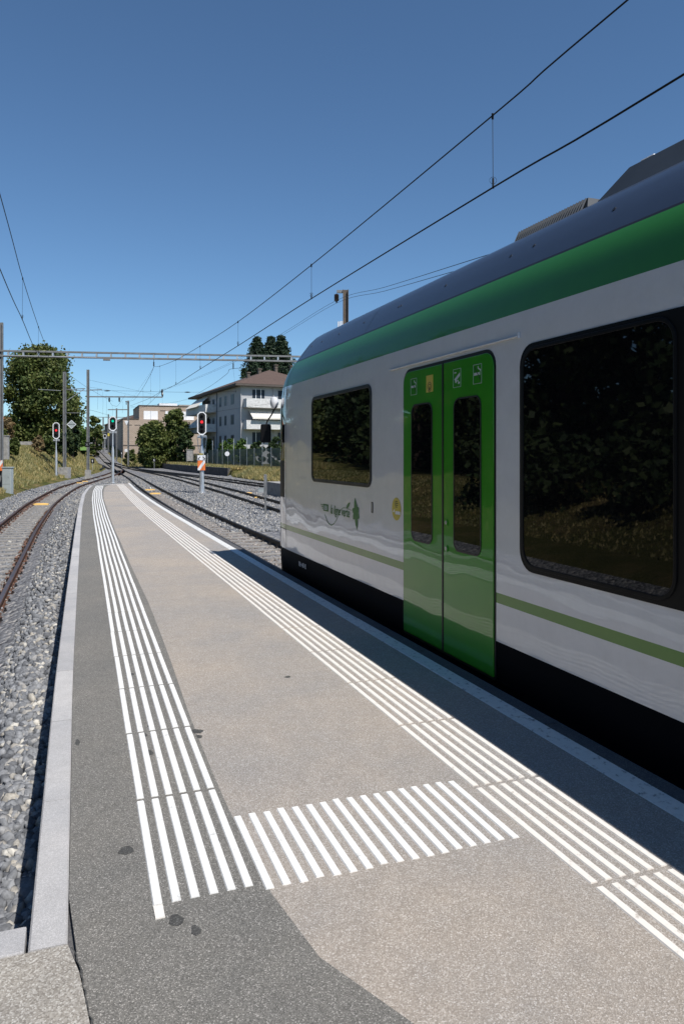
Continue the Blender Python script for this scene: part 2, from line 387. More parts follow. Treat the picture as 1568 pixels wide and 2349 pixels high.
for (k, y0, y1, s0, s1, bs, pw) in [(9000,1.9,8,.020,.044,ico(),1.0),(8000,8,16,.022,.042,ico(),1.0),(20000,16,46,.03,.05,octa(),1.0)]:
    xl = XLOUT = None
    f1 = lambda y: float(np.interp(y,[2,16,29,38,46],[-.12,.08,.38,.9,1.7]))
    f0 = lambda y: max(visx(y), XLB(y)-.6) if y > 16 else visx(y)
    x, y = scatter(k, y0, y1, f0, f1, pw)
    z = Tn(x, y)+rng.uniform(-.012,.03,k)-np.where(np.abs(x-np.array([XLT(t) for t in y]))<.5,.03,0)
    parts.append(stones(np.stack([x,y,z],1), rng.uniform(s0,s1,k), bs))
# centre and right-hand fields
x, y = scatter(52000, 20, 75, lambda y: XM(y)+.2 if y < 42 else XLT(y)-1.5, lambda y: min(XRB(y)-.3, XM(y)+.35*(y-12)), 1.25)
parts.append(stones(np.stack([x,y,Tn(x,y)+rng.uniform(-.01,.035,len(x))],1), rng.uniform(.035,.06,len(x)), octa()))
stone_obj('ballast_stones', parts, M['stones'], 'grey crushed stone ballast around the tracks')
parts = []
for sgn, y0, y1, k in ((.535,2,30,2600),(-.535,12,44,1600)):
    x, y = scatter(k, y0, y1, lambda y: XLT(y)+sgn-.16, lambda y: XLT(y)+sgn+.2)
    parts.append(stones(np.stack([x,y,Tn(x,y)+rng.uniform(.0,.045,k)],1), rng.uniform(.015,.035,k), ico()))
stone_obj('rusty_ballast', parts, M['ruststones'], 'rust brown stones heaped along the left rails')
x, y = scatter(17000, 9, 48, lambda y: XM(y)-1.3, lambda y: XM(y)+.5, 1.2)
stone_obj('brown_ballast', [stones(np.stack([x,y,Tn(x,y)+rng.uniform(-.03,.012,len(x))],1), rng.uniform(.022,.042,len(x)), octa())], M['brownstones'], 'brownish ballast between the rails beside the platform')

# ---------------------------------------------------------------- tracks
RP = [(-.06,0),(.06,0),(.06,.012),(.011,.03),(.011,.10),(.034,.108),(.034,.137),(.028,.14),(-.028,.14),(-.034,.137),(-.034,.108),(-.011,.10),(-.011,.03),(-.06,.012)]
def track(label, fx, y0, y1, mside, mtop, clips=None):
    t = thing('railway_track', label, 'railway track', (fx(y0), y0, ZR(y0)-.14))
    ys = list(np.arange(y0, min(y1,120), 1.0))+list(np.arange(max(y0,min(y1,120)), y1, 4.0))+[y1]
    for sgn in (-.535, .535):
        b = MB(); rows = []
        for y in ys:
            dx = (fx(y+.5)-fx(y-.5)); nx = 1/math.hypot(1,dx); 
            rows.append([(fx(y)+(sgn+px)*nx, y-(sgn+px)*dx*nx, ZR(y)-.14+pz) for px, pz in RP+RP[:1]])
        n_ = len(RP)+1
        for i in range(len(rows)-1):
            pass
        b.grid(rows, 0, lambda i, j: j != 7); b.grid(rows, 1, lambda i, j: j == 7)
        b.build('rail', [mside, mtop], t)
    sb = MB(); sb.box(-.95,.95,-.12,.12,-.13,.018)
    for sx_ in (-.535,.535): sb.box(sx_-.13, sx_+.13, -.075, .075, .012, .022)
    first = None; sp = .65; cnt = 0; far = MB()
    ystart = max(y0, 3.0); y = ystart
    while y < min(y1, 190):
        dx = fx(y+.5)-fx(y-.5); z = ZR(y)-.152
        if cnt < 96:
            if first is None:
                first = sb.build('sleeper', M['sleeper'], t, local=True); s_ = first
            else:
                s_ = first.copy(); COL.objects.link(s_)
            s_.location = Vector((fx(y), y, z))-ORG[t.name]; s_.rotation_euler = (0,0,-math.atan(dx)+random.uniform(-.01,.01))
        else: far.box(fx(y)-.95, fx(y)+.95, y-.12, y+.12, z-.1, z+.012)
        cnt += 1; y += sp
    if far.v: tag(far.build('sleeper', M['sleeper'], t), kind='stuff')
    if clips:
        b = MB(); y = clips[0]
        while y < clips[1]:
            for sgn in (-.535,.535):
                for q in (-.085,.085):
                    b.box(fx(y)+sgn+q-.022, fx(y)+sgn+q+.022, y-.03, y+.03, ZR(y)-.14, ZR(y)-.095)
                    b.tube([(fx(y)+sgn+q,y,ZR(y)-.1),(fx(y)+sgn+q,y,ZR(y)-.065)], .013, 6)
            y += sp
        tag(b.build('rail_fastening', M['raildark'], t), kind='stuff')
    return t
track('dark railed track the green and white train stands on, running straight to the hill', XM, -20, 380, M['raildark'], M['raildark'], (9.1,45))
track('rusty railed track curving past the left side of the platform', XLT, -20, 104, M['rail'], M['railtop'], (3,30))
track('dark track right of the red signal with two yellow markers between its rails', XR1, -20, 141, M['raildark'], M['raildark'], (20,50))
track('farthest right track, beside the low dark retaining wall', XR2, -20, 104, M['raildark'], M['raildark'])
def marker(px, py, label, fx=None):
    zc = 1693*1.99/(py-HY); p = P(px, py, zc); x = fx(p.y) if fx else p.x
    b = MB(); b.box(-.29,.29,-.14,.14,-.04,.05); b.box(-.22,.22,-.09,.09,.05,.065)
    o = b.build('track_beacon', M['yellow'], bevel=.008); o.location = (p.x, p.y, ZR(p.y)-.13); o.rotation_euler = (0,0,-YAW*.4); tag(o, label, 'track beacon', 'yellow beacons between the rails')
marker(95, 1152, 'yellow beacon between the rusty rails, nearest on the left curve')
marker(181, 1105.5, 'yellow beacon far along the left curve, nearer of the close pair')
marker(194, 1102, 'yellow beacon far along the left curve, farther of the close pair')
marker(344, 1120.5, 'farther yellow beacon between the rails right of the platform')
marker(356, 1128.5, 'nearer yellow beacon between the rails right of the platform')
marker(565.5, 1127.5, 'farther yellow beacon on the track right of the two-arrow signal', XR1)
marker(597, 1137.5, 'nearer yellow beacon on the track right of the two-arrow signal', XR1)

# ---------------------------------------------------------------- platform
SH = lambda y: XM(y)-3.92
cOut = smooth_tab([(2.25,-.122),(5,-.104),(8,-.06),(16,.07),(22,.18),(29.2,.37),(34,.6),(37.5,.84),(42,1.3)], .8)
def cIn_(y):
    if y > 2.36: return cOut(y)+.112
    return float(np.interp(y, [-3,1,1.6,2.0,2.25,2.34,2.36], [.22,.14,.09,.05,.021,.004,-.008]))
cB = smooth_tab([(-3,2.2),(0,1.9),(1.0,1.38),(1.75,.79),(1.98,.66),(2.1,.637),(2.44,.627),(2.98,.609),(4.07,.62),(5.5,.67),(7.5,.72),(10.1,.74),(13.2,.78),(15.2,.80),(18,.85),(26.2,1.02),(31,1.2),(35,1.41),(37,1.6),(42,2.4)], .25)
cTip = lambda y: 2.30+SH(y)+.07*sst((y-30)/10); cT2 = lambda y: cTip(y)+.12; cE = lambda y: cTip(y)+.225
YEND = lambda x: 37.6+(x-.84)*1.15
def curve_pts(fx, y0, n=90, z=0):
    ye = 38.5
    for _ in range(6): ye = YEND(fx(ye))
    return [(fx(y0+(ye-y0)*(t/n)**1.5), y0+(ye-y0)*(t/n)**1.5, z) for t in range(n+1)]
def ribbon(fa, fb, y0, z, m, name, y0b=None):
    b = MB(); A = curve_pts(fa, y0, z=z); B = curve_pts(fb, y0 if y0b is None else y0b, z=z); b.grid([A, B]); return b
def down(b, A, z0, z1): b.grid([[(x,y,z0) for x,y,_ in A], [(x,y,z1) for x,y,_ in A]])
plat = MB()
bb = ribbon(cIn_, cB, -3, 0, None, ''); struct(bb.build('asphalt_strip', M['asphalt'], fix=False))
bb = ribbon(cB, cTip, -3, 0, None, ''); struct(bb.build('beige_pavement', M['beige'], fix=False))
# body under the deck
b = MB(); A = curve_pts(lambda y: cOut(max(y,2.3))+.01, -3); B = curve_pts(lambda y: cE(y)-.005, -3)
b.grid([[(x,y,-.02) for x,y,_ in A],[(x,y,-.9) for x,y,_ in A]]); b.grid([[(x,y,-.02) for x,y,_ in B],[(x,y,-.9) for x,y,_ in B]]); b.grid([[(x,y,-.02) for x,y,_ in A],[(x,y,-.02) for x,y,_ in B]])
b.add([(A[-1][0],A[-1][1],-.9),(B[-1][0],B[-1][1],-.9),(B[-1][0],B[-1][1],-.02),(A[-1][0],A[-1][1],-.02)], [(0,1,2,3)])
struct(b.build('platform_base', M['edge']))
# kerb stones: chamfered blocks with joints
def kerb(fa, fb, y0, length, ye, z, m, name, depth=.3, gap=.007, jit=.002):
    b = MB(); y = y0
    while y < ye-.1:
        y1 = min(y+length, ye); g = gap; h = z+random.uniform(-jit, jit); n = max(2, int((y1-y)/.5)+1)
        yy = np.linspace(y+g/2, y1-g/2, n); c = .006
        prof = lambda t: [(fa(t),-depth),(fa(t),h-c),(fa(t)+c,h),(fb(t)-c,h),(fb(t),h-c),(fb(t),-depth)]
        rows = [[(px,t,pz) for px,pz in prof(t)] for t in yy]; b.grid(rows)
        for r in (rows[0], rows[-1]): b.add(r, [tuple(range(6))])
        y = y1
    return struct(b.build(name, m))
kerb(cOut, lambda y: cOut(y)+.110, 2.362, 1.0, YEND(cOut(38))+.0, .003, M['kerb'], 'left_kerb', .95)
kerb(cT2, cE, -3, 1.6, YEND(cE(40)), .0, M['edge'], 'platform_edge_kerb', .6)
kerb(lambda y: cTip(y)-.0, lambda y: cT2(y)-.002, -3, 1.31, YEND(cT2(40)), .004, M['edgepaint'], 'white_edge_line', .05, .006)
b = MB(); b.box(-.75,-.131,2.37,2.50,-.5,.002); struct(b.build('cross_kerb', M['kerb'], bevel=.005))
b = MB(); pts = [(cIn_(y)-.004,y) for y in np.linspace(-3,2.357,40)]
b.prism([(-.75,-3,-.4)]+[(x,y,-.4) for x,y in pts]+[(-.75,2.357,-.4)], (0,0,.405)); struct(b.build('coarse_pavement', M['patch']))
# dark joint between asphalt and coarse pavement / kerb
b = MB(); n_ = 60; A = [(cIn_(y)-.002+random.uniform(-.004,.003), y, .006) for y in np.linspace(1.0,2.34,n_)]; B = [(a[0]+.003+random.uniform(0,.004), a[1], .003) for a in A]; b.grid([A,B]); struct(b.build('pavement_joint', M['stain'], fix=False))
# end strip (white front line)
def quad(b, p, q, r, s, z): b.add([(*p,z),(*q,z),(*r,z),(*s,z)], [(0,1,2,3)])
b = MB(); xa, xb = 1.15, 2.5; b.prism([(xa,YEND(xa)-.12,0),(xb,YEND(xb)-.12,0),(xb,YEND(xb)-.04,0),(xa,YEND(xa)-.04,0)], (0,0,.005)); struct(b.build('end_line', M['white']))
# tactile lines
tl = smooth_tab([(2.2,.247),(2.44,.25),(4.02,.268),(6.29,.301),(9,.345),(12.3,.392),(12.9,.405),(18.75,.49),(26.4,.65),(31.9,.83),(37.9,1.14),(42,1.5)], .5)
tr_ = lambda y: 1.668+SH(y)+.1*sst((y-8)/30)
def lines(fx, first, step, ye, m, name, n=6, startlong=None, pitch=.0605, wd=.031):
    b = MB(); y = first
    while y < ye-.2:
        y1 = min(y+step, ye)
        for k in range(n):
            ns = 3; yy = np.linspace(y+.015, y1-.013, ns+1); jx = random.uniform(-.0015,.0015)
            xl = [fx(t)+k*pitch+jx for t in yy]; z0, z1, c = .0, .0045, .003
            rows = [[(a,t,z0),(a+c,t,z1),(a+wd-c,t,z1),(a+wd,t,z0)] for a, t in zip(xl, yy)]; b.grid(rows)
            for r in (rows[0], rows[-1]): b.add(r, [(0,1,2,3)])
        y = y1
    return struct(b.build(name, m))
lines(tl, 2.455, .79, 37.4, M['white'], 'left_tactile_strip')
b = MB()
for z1 in (.0045,): b.prism([(.249,2.395,0),(.279,2.395,0),(.279,2.463,0),(.249,2.463,0)], (0,0,z1))
struct(b.build('tactile_tab', M['cream']))
lines(tr_, -2.69, .793, 38.4, M['cream'], 'right_tactile_strip')
b = MB()
for k in range(17):
    x = .616+k*.0605; j = random.uniform(-.006,.006); a0, a1 = 2.435+.003*k*0+j, 2.965-.0006*k+j
    b.add([(x+dx*(1),y_,z_) for y_ in (a0,a1) for dx, z_ in ((0,0),(.003,.0045),(.028,.0045),(.031,0))], [(0,1,5,4),(1,2,6,5),(2,3,7,6),(0,3,2,1),(4,5,6,7)])
struct(b.build('cross_tactile_strip', M['white']))
# stains
b = MB()
for px, py, rx, ry in [(290,1951,.024,.016),(404,2111,.019,.017),(449,2135,.013,.014),(452,1678,.026,.018),(457,1690,.012,.014),(344,1727,.013,.018),(331,1686,.013,.013),(303,1547,.014,.014),(345,1665,.014,.01),(660,1553,.018,.012),(649,2371,.004,.005),(648,2371,.004,.004),(498,1930,.008,.012),(178,1703,.010,.022),(592,2355,.004,.004),(487,1905,.006,.035)]:
    zc = EYE*F/(py-HY); p = P(px,py,zc); n_ = 18; ph = random.random()*6
    rx *= 1.15; ry *= 1.1
    lp = [(p.x+rx*math.cos(2*PI*k/n_)*(1+.18*math.sin(3*2*PI*k/n_+ph)+random.uniform(-.12,.12)), p.y+ry*1.6*math.sin(2*PI*k/n_)*(1+.15*math.cos(4*PI*k/n_+ph)+random.uniform(-.12,.12)), .0015) for k in range(n_)]
    b.add(lp, [tuple(range(n_))])
struct(b.build('dark_stains', M['stain'], fix=False))

# ---------------------------------------------------------------- train
XS, XCEN = 2.59, 3.92
PR = [(.04,-.38),(.01,-.05),(0,.262),(0,.512),(0,.578),(0,.92),(0,1.15),(0,1.4),(0,1.65),(0,1.9),(0,2.13),(.006,2.27),(.012,2.355),(.024,2.43),(.045,2.52),(.075,2.60),(.110,2.655),(.122,2.672),(.17,2.76),(.25,2.885),(.32,2.955),(.41,3.01),(.61,3.055),(1.33,3.075)]
IW = {k: [i for i, p in enumerate(PR) if abs(p[1]-k) < 1e-6][0] for k in (.262,.512,.578,2.355,2.655,2.672)}
YR = -15.0
def yb(w_): return 9.16-.30*sst((w_-2.35)/.65)
def bul(w_): return .80*(1-.62*sst((w_-1.9)/1.15))-.06*sst((.6-w_)/.8)+0.0
SN = [(1,0),(.9965,.12),(.993,.25),(.985,.42),(.968,.56),(.93,.69),(.85,.80),(.72,.88),(.5,.955),(.25,.99),(0,1)]
full = []      # profile loop index list left bottom -> roof -> right bottom
def side_rows(side, ylist=None):
    rows = []
    for px, pz in PR:
        x = XS+px if side < 0 else 2*XCEN-(XS+px)
        rows.append([(x, YR, pz)]+[(x, t, pz) for t in (-8,-4,0,2,4,6,8)]+[(x, yb(pz), pz)])
    return rows
def nose_rows(side):
    rows = []
    for px, pz in PR:
        hx = 1.33-px
        rows.append([(XCEN+side*hx*fx_, yb(pz)+bul(pz)*bu, pz) for fx_, bu in SN])
    return rows
TR = thing('train', 'green and white regional train standing at the right side of the platform', 'train', (XCEN, 0, -.5))
def zone(name, i0, i1, m):
    b = MB()
    for side in (-1,1):
        b.grid(side_rows(side), 0, lambda i, j: i0 <= i < i1)
        b.grid(nose_rows(side), 0, lambda i, j: i0 <= i < i1 and not (j >= 1 and 5 <= i < 10))
    return b.build(name, m, TR, smooth=True)
I = IW
body = zone('body', I[.262], I[.512], M['twhite'])
body2 = zone('body_side', I[.578], I[2.355], M['twhite'])
zone('skirt', 0, I[.262], M['tskirt']); zone('green_stripe', I[.512], I[.578], M['tstripe'])
zone('green_roof_band', I[2.355], I[2.655], M['tband']); zone('roof_gutter', I[2.655], I[2.672], M['black'])
roof = zone('roof', I[2.672], len(PR)-1, M['troof'])
b = MB()
for side in (-1,1): b.grid(nose_rows(side), 0, lambda i, j: j >= 1 and 7 <= i < 10)
b.build('windshield', M['glass'], TR, smooth=True)
b = MB()
for side in (-1,1): b.grid(nose_rows(side), 0, lambda i, j: j >= 1 and 5 <= i < 7)
b.build('windshield_apron', M['trim'], TR, smooth=True)
b = MB()   # rear end wall, underframe
b.add([(XS+px,YR,pz) for px,pz in PR]+[(2*XCEN-XS-px,YR,pz) for px,pz in PR[::-1]], [tuple(range(2*len(PR)))]); b.build('rear_wall', M['twhite'], TR)
b = MB(); b.box(2.75, 5.1, YR, 9.5, -.36, -.2)
for yc in (7.0, 5.1, -9, -11):
    for xx in (XCEN-.535, XCEN+.535): b.tube([(xx-.06,yc,-.13),(xx+.06,yc,-.13)], .37, 20)
b.build('underframe', M['tunder'], TR)
# seam lines on the nose joint
b = MB()
pr = [(XS+px-.0025, yb(pz), pz) for px, pz in PR[2:]]
for p, q in zip(pr[:-1], pr[1:]):
    b.add([(p[0],p[1]-.005,p[2]),(p[0],p[1]+.005,p[2]),(q[0],q[1]+.005,q[2]),(q[0],q[1]-.005,q[2])], [(0,1,2,3)])
nr = nose_rows(-1)
r = nr[I[.512]]
for p, q in zip(r[:6], r[1:7]): b.add([(p[0]-.003,p[1]+.002,p[2]-.004),(q[0]-.003,q[1]+.002,q[2]-.004),(q[0]-.003,q[1]+.002,q[2]+.004),(p[0]-.003,p[1]+.002,p[2]+.004)], [(0,1,2,3)])
b.build('panel_seam', M['black'], TR, fix=False)
# rounded rectangles in the side plane
def rr(y0, y1, z0, z1, r, x, n=6, rb=None):
    rb = r if rb is None else rb; L = []
    for cy, cz, a0, q in ((y1-r,z1-r,0,r),(y0+r,z1-r,90,r),(y0+rb,z0+rb,180,rb),(y1-rb,z0+rb,270,rb)):
        for k in range(n+1):
            a = R(a0+90*k/n); L.append((x, cy+q*math.cos(a), cz+q*math.sin(a)))
    return L
def pane(y0, y1, z0, z1, r, x=2.5868, fr=.03, proud=.010, parent=None, name='window', lab=None):
    b = MB(); b.ring(rr(y0,y1,z0,z1,r,2.591), rr(y0+fr,y1-fr,z0+fr,z1-fr,max(r-fr,.02),2.591), (-proud,0,0))
    o = b.build(name, M['black'], parent or TR, smooth=False, bevel=.003)
    b = MB(); b.prism(rr(y0+fr*.9,y1-fr*.9,z0+fr*.9,z1-fr*.9,max(r-fr*.9,.02),2.592), (x-2.592,0,0)); b.build('glass', M['glass'], o)
    return o
pane(6.28, 8.08, 1.168, 2.132, .10, fr=.035, name='cab_side_window')
# big window band: black surround running toward the camera
b = MB(); b.prism(rr(-6.5,3.89,.765,2.142,.13,2.592), (-.006,0,0)); bandw = b.build('window_band', M['trim'], TR)
for (a, c) in ((2.63,3.865),(1.05,2.38),(-.52,.81),(-2.1,-.76)):
    b = MB(); b.ring(rr(a,c,.787,2.12,.125,2.588), rr(a+.022,c-.022,.809,2.098,.105,2.588), (-.009,0,0)); o = b.build('window', M['trim'], TR, bevel=.004)
    b = MB(); b.prism(rr(a+.019,c-.019,.806,2.101,.105,2.59), (-.006,0,0)); b.build('glass', M['glass'], o)
# door pair
DX = 2.580
b = MB(); b.prism(rr(4.165,5.585,.0,2.172,.12,2.592,rb=.02), (-.005,0,0)); b.build('door_surround', M['black'], TR)
def leaf(y0, y1, wy0, wy1):
    b = MB(); L = []
    far_ = y1 > 5.2; r = .10; n = 6; z0, z1 = .02, 2.148
    # only the outer top corner is rounded
    if far_: L = [(2.588,y0,z0),(2.588,y1,z0)]+[(2.588,y1-r+r*math.cos(R(90*k/n)),z1-r+r*math.sin(R(90*k/n))) for k in range(n+1)]+[(2.588,y0,z1)]
    else: L = [(2.588,y0,z0),(2.588,y1,z0),(2.588,y1,z1)]+[(2.588,y0+r-r*math.sin(R(90*k/n)),z1-r+r*math.cos(R(90*k/n))) for k in range(n+1)]
    b.prism(L, (DX-2.588,0,0)); d = b.build('door', M['tgreen'], TR, bevel=.003)
    b = MB(); b.ring(rr(wy0,wy1,.782,1.878,.075,DX+.002), rr(wy0+.012,wy1-.012,.794,1.866,.065,DX+.002), (-.006,0,0)); o = b.build('door_window', M['black'], d)
    b = MB(); b.prism(rr(wy0+.01,wy1-.01,.792,1.868,.066,DX+.002), (-.005,0,0)); b.build('glass', M['glass'], o)
    return d
d1 = leaf(4.893, 5.57, 5.045, 5.418); d2 = leaf(4.182, 4.868, 4.332, 4.715)
b = MB(); b.box(2.577,2.588,4.870,4.891,.02,2.15); b.build('door_seal', M['black'], TR)
for zz in (.975, .785):
    b = MB(); b.tube([(DX+.001,4.822,zz),(DX-.006,4.822,zz)], .026, 20); o = b.build('door_button', M['tgreen'], d2)
    b = MB(); b.tube([(DX-.005,4.822,zz),(DX-.009,4.822,zz)], .014, 16); b.build('button_face', M['silver'], o)
# drip rail
b = MB(); b.box(2.579,2.592,3.90,5.86,2.200,2.210); b.box(2.577,2.592,3.895,3.905,2.19,2.228); b.build('drip_rail', M['twhite'], TR, bevel=.003)
# side text and marks (read from far to near along the body)
TM = Matrix(((0,0,-1),(-1,0,0),(0,1,0)))
def tpoly(b, pts, y, z, s=1, x=2.5875, d=.0008, mi=0): # pts in text plane (right, up)
    b.prism([(x, y-px*s, z+pz*s) for px, pz in pts], (-d,0,0), mi)
def text(name, body_, size, origin, rot, m, parent, shear=0, sx_=1, ext=.0006, bold=0, width=None):
    c = bpy.data.curves.new(name, 'FONT'); c.body = body_; c.size = size; c.shear = shear; c.extrude = ext; c.offset = bold
    o = bpy.data.objects.new(name, c); COL.objects.link(o); dg = bpy.context.evaluated_depsgraph_get()
    me = bpy.data.meshes.new_from_object(o.evaluated_get(dg)); bpy.data.objects.remove(o)
    if width: sx_ = width/max(v.co.x for v in me.vertices)
    q = parent
    while q.parent: q = q.parent
    off = ORG[q.name]
    for v in me.vertices: v.co = (rot @ Vector((v.co.x*sx_, v.co.y, v.co.z)))+Vector(origin)-off
    me.materials.clear(); me.materials.append(m); o = bpy.data.objects.new(name, me); COL.objects.link(o); o.parent = parent; return o
M['logogreen'] = plain('logo_green', (.075,.20,.055), .5, var=.05)
M['logowhite'] = plain('lettering_white', (.55,.57,.60), .5, var=.05)
M['darkink'] = plain('dark_ink', (.03,.03,.03), .6)
b = MB(); y, z = 7.665, .862
tpoly(b, [(0,0),(.165,-.0),(.165,.075),(0,.075)], y, z)
for k in range(3): tpoly(b, [(-.085+.02*k,.066-.018*k),(.0,.066-.018*k),(.0,.058-.018*k),(-.085+.02*k,.058-.018*k)], y, z)
# stem
pts = [(.05,-.03),(.10,-.085),(.18,-.125),(.27,-.135),(.36,-.105),(.44,-.05),(.50,.005),(.56,.05),(.63,.075),(.72,.078),(.80,.07),(.88,.062)]
for i in range(len(pts)-1):
    (x0,z0),(x1,z1) = pts[i], pts[i+1]; w0 = .010*(1-i/14); w1 = .010*(1-(i+1)/14); tpoly(b, [(x0,z0-w0),(x1,z1-w1),(x1,z1+w1*.3),(x0,z0+w0*.3)], y, z, 1, 2.5878)
def petal(cx, cz, ang, L, wd, xx=2.5872):
    a = R(ang); up = []; 
    prof = [(0,0),(.2,.7),(.45,1),(.7,.75),(1,0)]
    for t, w_ in prof: up.append((t*L, w_*wd/2))
    for t, w_ in prof[-2:0:-1]: up.append((t*L, -w_*wd/2))
    tpoly(b, [(cx+p*math.cos(a)-q*math.sin(a), cz+p*math.sin(a)+q*math.cos(a)) for p, q in up], y, z, 1, xx)
petal(.72,.078,28,.13,.04)
for k, (a, L, wd) in enumerate([(100,.15,.075),(35,.10,.08),(-25,.10,.075),(-78,.16,.075),(-140,.10,.07),(160,.10,.07),(68,.09,.06)]): petal(.985,.045,a,L,wd,2.5872-.0003*k)
b.build('side_logo', M['logogreen'], TR)
text('logo_letters', 'LEB', .062, (2.5860,7.650,.878), TM, M['logowhite'], TR, sx_=1.18, bold=.001)
text('side_lettering', 'la ligne verte', .135, (2.5866,7.43,.850), TM, M['logogreen'], TR, .25, width=.58, bold=.0005)
text('class_number', '1', .125, (2.5868,6.32,.947), TM, M['darkink'], TR, sx_=1.7, bold=.006)
text('class_number_face', '1', .115, (2.5855,6.305,.952), TM, M['silver'], TR, sx_=1.5)
text('vehicle_number', 'RBe 4/8 42', .075, (2.577,8.56,.135), TM, M['logowhite'], TR, sx_=.88, bold=.002)
b = MB(); n_ = 28; cy, cz = 5.73, 1.012
b.prism([(2.589,cy+.092*math.cos(2*PI*k/n_),cz+.097*math.sin(2*PI*k/n_)) for k in range(n_)], (-.0016,0,0)); st = b.build('round_sticker', M['signyellow'], TR)
b = MB()
for k, wd in enumerate((.05,.07,.066,.04)): b.box(2.5866,2.5875,cy-wd/2,cy+wd/2,cz+.062-.016*k,cz+.068-.016*k)
b.build('sticker_print', M['darkink'], st)
b = MB(); b.box(2.5868,2.5875,cy-.078,cy+.02,cz-.045,cz-.018); tpoly(b, [(-.07,-.03),(-.045,-.03),(-.03,.0),(-.05,-.01)], cy, cz, 1, 2.5875); b.build('sticker_label', M['signwhite'], st)
def frame_rect(b, ya, yb_, za, zb, t=.0035, x=DX): b.ring([(x,ya,za),(x,yb_,za),(x,yb_,zb),(x,ya,zb)], [(x,ya+t,za+t),(x,yb_-t,za+t),(x,yb_-t,zb-t),(x,ya+t,zb-t)], (-.0012,0,0))
def nosmoke(yc, zc, d, k=1.0):
    b = MB(); frame_rect(b, yc-.055,yc+.055,zc-.066,zc+.066, .0025); o = b.build('no_smoking_sticker', M['logowhite'], d)
    b = MB(); tpoly(b, [(-.045,-.008),(.018,-.008),(.018,.010),(-.045,.010)], yc, zc, k, DX); tpoly(b, [(.022,-.008),(.034,-.008),(.034,.010),(.022,.010)], yc, zc, k, DX)
    pts = [(.03,.014),(.036,.024),(.016,.030),(.004,.040),(.006,.054),(.014,.052),(.013,.043),(.024,.036),(.044,.028),(.040,.014)]
    tpoly(b, pts, yc, zc, k, DX); b.build('cigarette', M['logowhite'], o)
    b = MB(); tpoly(b, [(-.042,.05),(-.036,.052),(.046,-.042),(.040,-.045)], yc, zc, k, DX-.001); b.build('slash', M['darkink'], o)
nosmoke(5.375, 2.02, d1); nosmoke(4.383, 2.02, d2)
b = MB(); frame_rect(b, 4.61,4.72,1.954,2.086, .0025); o = b.build('camera_sticker', M['logowhite'], d2)
b = MB(); tpoly(b, [(-.04,-.006),(-.024,-.024),(.042,.014),(.040,.036)], 4.665, 2.02, 1, DX); tpoly(b, [(-.028,-.028),(-.010,-.012),(.002,-.02),(-.015,-.036)], 4.665, 2.02, 1, DX)
tpoly(b, [(.002,-.018),(.014,-.03),(.022,-.024),(.012,-.012)], 4.665, 2.02, 1, DX); tpoly(b, [(.014,-.045),(.040,-.040),(.040,-.028),(.014,-.032)], 4.665, 2.02, 1, DX)
tpoly(b, [(-.04,.036),(-.012,.036),(-.012,.044),(-.04,.044)], 4.665, 2.02, 1, DX); b.build('camera_symbol', M['logowhite'], o)
b = MB(); b.box(DX-.0012,DX+.001,5.037,5.15,1.954,2.084); o = b.build('yellow_sticker', M['signyellow'], d1)
b = MB(); cyk, czk = 5.094, 1.995
def circ(r, n=24): return [(DX-.0012, cyk+r*math.cos(2*PI*k/n), czk+r*math.sin(2*PI*k/n)) for k in range(n)]
b.ring(circ(.038), circ(.034), (-.0008,0,0)); b.ring(circ(.024), circ(.019), (-.0008,0,0)); tpoly(b, [(-.006,-.03),(.006,-.03),(.006,.002),(-.006,.002)], cyk, czk, 1, DX-.0012); b.build('sticker_symbol', M['darkink'], o)
# roof fittings
b = MB(); y0, y1 = 3.95, 4.83
b.add([(3.10,y1+.06,2.98),(3.16,y1-.12,3.15),(3.16,y0+.02,3.15),(3.10,y0-.04,2.98),(4.74,y1+.06,2.98),(4.68,y1-.12,3.15),(4.68,y0+.02,3.15),(4.74,y0-.04,2.98)], [(0,1,2,3),(4,7,6,5),(0,4,5,1),(3,2,6,7),(1,5,6,2),(0,3,7,4)])
vent = b.build('roof_vent', M['tbox'], TR)
b = MB()
for k in range(26):
    y = y0+.03+k*(y1-y0-.12)/25; b.bar((3.088,y+.03,2.985),(3.15,y,3.145),.012,.012)
b.build('louvres', M['slat'], vent)
b = MB(); b.add([(3.12,3.9,2.98),(3.16,3.87,3.10),(3.16,3.80,3.10),(3.12,3.70,3.0),(4.6,3.9,2.98),(4.6,3.87,3.10),(4.6,3.80,3.10),(4.6,3.70,3.0)], [(0,1,2,3),(4,7,6,5),(0,4,5,1),(3,2,6,7),(1,5,6,2)]); b.build('roof_step', M['tbox'], TR)
b = MB(); y1 = 3.72
b.add([(2.98,y1,2.98),(3.12,y1-.17,3.19),(3.12,-3,3.19),(2.98,-3,2.98),(4.86,y1,2.98),(4.72,y1-.17,3.19),(4.72,-3,3.19),(4.86,-3,2.98)], [(0,1,2,3),(4,7,6,5),(0,4,5,1),(3,2,6,7),(1,5,6,2)]); big = b.build('roof_unit', M['tbox'], TR, bevel=.01)
b = MB()
for yy, zz in ((3.50,3.155),(3.58,3.01),(3.35,3.02),(3.0,3.03)): b.tube([(3.02+.67*(zz-2.98)-.02,yy,zz),(3.02+.67*(zz-2.98)+.01,yy,zz)], .03, 12)
b.build('bolt', M['black'], big)
b = MB(); b.box(3.13,3.4,3.36,3.47,3.185,3.203); b.build('roof_cover', M['signwhite'], big, bevel=.01)
for yy in (3.3,4.05,4.32,5.25,6.1,6.15,7.0,7.75,8.35,8.75):
    b = MB(); c0 = Vector((2.592+.21,yy,2.8225)); nn = Vector((-.842,0,.539)); b.tube([c0-nn*.006, c0+nn*.004], .013, 10); b.build('roof_fixing', M['black'], TR)
